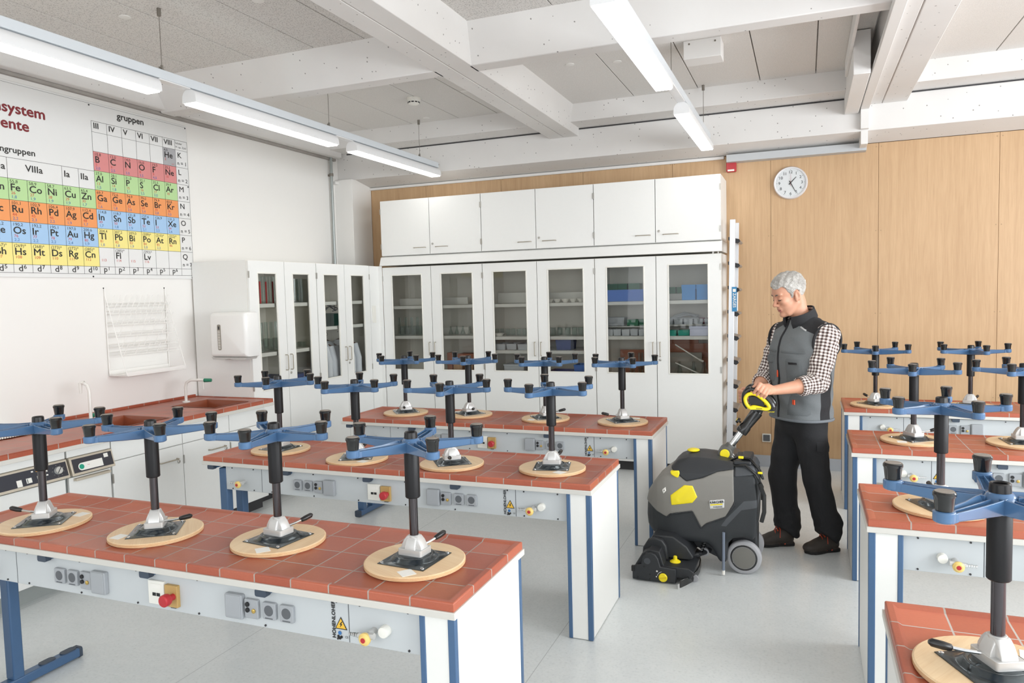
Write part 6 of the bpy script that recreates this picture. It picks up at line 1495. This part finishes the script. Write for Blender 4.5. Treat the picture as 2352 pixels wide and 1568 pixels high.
def sleeves():
    v = Vol((-.42, 4.70, .98), (.26, 5.42, 1.56), .0046)
    segs = []
    for sh, el, wr, cuff, s in ((shL, elL, wrL, .40, 1), (shR, elR, wrR, .45, -1)):
        a = sh+TLf*s*.014-[0, 0, .012]; c = el+(wr-el)*cuff
        m = a+(el-a)*.5
        v.cone(a, m, .083, .072, .02); v.cone(m, el, .072, .063, .02); v.cone(el, c, .062, .056, .018); v.cone(c-(wr-el)*.10, c, .060, .060, .004)
        segs.append((a, el, c))
    x, y, z = v.ax((0, 0, 0), v.n); X, Y, Z = x[:, None, None], y[None, :, None], z[None, None, :]
    v.D = (v.D+.0035*np.sin(70*Z+30*X)*np.sin(45*X+38*Y)+.003*np.sin(110*X-60*Z)).astype(np.float32)
    for (a, el, c), wr, s in zip(segs, (wrL, wrR), (1, -1)):      # open cuff
        d = unit(wr-el); v.cone(c+d*.012, c+d*.03, .05, .05, .002, 's')
        def cut(Xq, Yq, Zq, c=c, d=d): return -((Xq-c[0])*d[0]+(Yq-c[1])*d[1]+(Zq-c[2])*d[2]-.004)
        v.op(cut, c-.1, c+.12, 0, 's')
    o = v.build('shirt_sleeves', M_GING, t_man, relax=1)
    def wv(V):
        out = np.zeros_like(V); best = np.full(len(V), 9.)
        for a, el, c in segs:
            l0 = np.linalg.norm(el-a)
            for p, q, base in ((a, el, 0), (el, c, l0)):
                ba = q-p; L = np.linalg.norm(ba); t_ = np.clip(((V-p) @ ba)/L**2, -.5, 1.3); r = V-p-t_[:, None]*ba; d = np.linalg.norm(V-p-np.clip(t_, 0, 1)[:, None]*ba, axis=1)
                e1 = unit(np.cross(ba, [0.2, 1, .1])); e2 = unit(np.cross(ba, e1)); ang = np.arctan2(r @ e2, r @ e1); m = d < best
                out[m, 0] = (base+t_[m]*L)/.0205; out[m, 1] = ang[m]*.066/.0205; best = np.where(m, d, best)
        return out
    setw(o, wv)
    # shirt collar band showing inside the vest collar
    b = MB(); rows = []
    for k in range(25):
        a = math.radians(-150+300*k/24); fr = (1-math.cos(a))/2; d0 = -TF*math.cos(a)+TLf*math.sin(a)
        base = nek+[0, 0, -.04-.03*fr]+TF*.014+d0*(.078+.010*fr); tp = nek+[0, 0, .058-.085*fr]+TF*.026+d0*(.071+.008*fr)
        rows.append([tuple(base), tuple(tp), tuple(tp-d0*.004), tuple(base-d0*.004)])
    b.loft(rows); o = MW(b, 'shirt_collar', M_GING)
    setw(o, lambda V: np.stack([V[:, 0]/.0205+V[:, 1]/.03, V[:, 2]/.0205, V[:, 2]*0], 1))
sleeves()
def trousers():
    v = Vol((-.30, 4.88, .03), (.28, 5.32, .96), .0055)
    v.cone(hiL+[0, 0, .02], hiR+[0, 0, .02], .106, .106, .03); v.cone(pel-[0, 0, .06], pel+[0, 0, .0], .138, .138, .03)
    for h, k, a in ((hiL, knL, anL), (hiR, knR, anR)):
        v.cone(h-[0, 0, .03], k, .108, .083, .035); v.cone(k, a+[0, 0, .06], .083, .078, .03); v.cone(a+[.008, .01, .10], a+[.004, .008, .02], .079, .083, .03)
    x, y, z = v.ax((0, 0, 0), v.n); X, Y, Z = x[:, None, None], y[None, :, None], z[None, None, :]
    low = np.clip((.30-Z)/.25, 0, 1); w = (.0015+.006*low)*np.sin(48*Z+26*X+19*Y)*np.sin(19*X+26*Y+14*Z)+.003*low*np.sin(110*Z-50*X+20*Y)+.004*np.sin(17*Z+40*X)*np.sin(12*Y+9*Z)
    d = v.D+w; cutz = .048+.18*np.clip((Y-5.02)*0, 0, 1)
    # hems: high over the instep, low at the heel
    for a in (anL, anR): pass
    f = (X*TF[0]+Y*TF[1])
    v.D = np.maximum(d, np.maximum(.05-Z, Z-.905)).astype(np.float32)
    for a, s in ((anL, 1), (anR, -1)):
        n = unit(np.array([TF[0]*.62, TF[1]*.62, -.80]))
        def cut(Xq, Yq, Zq, a=a, n=n): return -((Xq-a[0])*n[0]+(Yq-a[1])*n[1]+(Zq-(a[2]-.012))*n[2])
        v.op(cut, a-.13, a+[.13, .13, .05], 0, 's')
    o = v.build('trousers', M_TROU, t_man, relax=1)
    # cargo pocket flap on the near thigh
    b = MB(); G = []; c0 = hiL+(knL-hiL)*.5
    for i in range(7):
        ang = math.radians(-8+62*i/6); dr = TLf*math.cos(ang)-TF*math.sin(ang)*.9+TF*.35
        dr = unit(dr); G.append([tuple(c0+dr*(.096)+UP*(.055-.012*i/6)), tuple(c0+dr*(.103)+UP*(.025-.012*i/6)), tuple(c0+dr*.101+UP*(-.006-.012*i/6)), tuple(c0+dr*.08+UP*(-.006-.012*i/6)), tuple(c0+dr*.08+UP*(.055-.012*i/6))])
    b.loft(G); MW(b, 'pocket_flap', M_TROU)
trousers()
def shoe(an, toe, heel, name):
    F = unit(np.array([toe[0]-heel[0], toe[1]-heel[1], 0])); Lr = np.array([-F[1], F[0], 0]); Ln = np.linalg.norm((toe-heel)[:2]); h = np.array([heel[0], heel[1], 0])
    def P(f, l, z): return h+F*f*Ln+Lr*l+UP*z
    lo = np.minimum(toe, heel)-[.1, .1, .1]; hi = np.maximum(toe, heel)+[.1, .1, .18]; lo[2] = -.01
    v = Vol(lo, hi, .0036)
    FM = np.array([F, Lr, UP])
    v.cone(P(.16, 0, .045), P(.36, 0, .05), .040, .042, .02); v.cone(P(.36, 0, .05), P(.62, -.0, .042), .042, .042, .03); v.ell(P(.76, 0, .036), (.07, .048, .036), FM, .025)
    v.cone(P(.2, 0, .06), P(.17, 0, .115), .040, .042, .02); v.cone(P(.32, 0, .08), P(.55, 0, .055), .035, .032, .03)
    x, y, z = v.ax((0, 0, 0), v.n); Z = z[None, None, :]; v.D = np.maximum(v.D, .012-Z).astype(np.float32)
    sol = [(0.005, .0), (.03, .034), (.2, .038), (.42, .034), (.62, .045), (.80, .048), (.93, .034), (1.0, 0)]
    pts = [P(f, l, 0)[:2] for f, l in sol]+[P(f, -l, 0)[:2] for f, l in sol[::-1][1:-1]]
    fp = poly2(pts); X, Y = x[:, None], y[None, :]; s2 = (fp(X, Y)-.004)[:, :, None]; sd = np.maximum(s2, np.maximum(.001-Z, Z-.024))
    v.D = np.minimum(v.D, sd).astype(np.float32)
    o = v.build('shoe', [M_SHOE, M_SOLE], t_man, lambda c: (c[:, 2] < .022).astype(int), relax=1)
    b = MB()
    for k in range(5):
        f = .40+.055*k; zt = .130-.0115*k-.001*k*k
        b.tube([P(f, -.026, zt-.014), P(f+.01, 0, zt+.003), P(f+.025, .026, zt-.014)], .0024, 6); b.tube([P(f+.025, -.026, zt-.016), P(f+.01, 0, zt+.004), P(f, .026, zt-.014)], .0024, 6)
    b.tube([P(.40, .0, .131), P(.42, .035, .115), P(.45, .050, .065)], .0022, 6); b.tube([P(.40, 0, .131), P(.44, -.03, .118), P(.43, -.05, .08)], .0022, 6)
    MW(b, 'laces', M_LACE); 
    b = MB()
    for f, l in ((.45, .036), (.30, .039), (.9, .036)): b.sphere(tuple(P(f, l, .02)), .006, 8, 6, (1, .6, 1))
    MW(b, 'orange_accents', M_LACE)
shoe(anL, np.array([.0, 4.995, 0]), np.array([.195, 5.125, 0]), 'shoe')
shoe(anR, np.array([-.298, 5.052, 0]), np.array([-.075, 5.15, 0]), 'shoe')
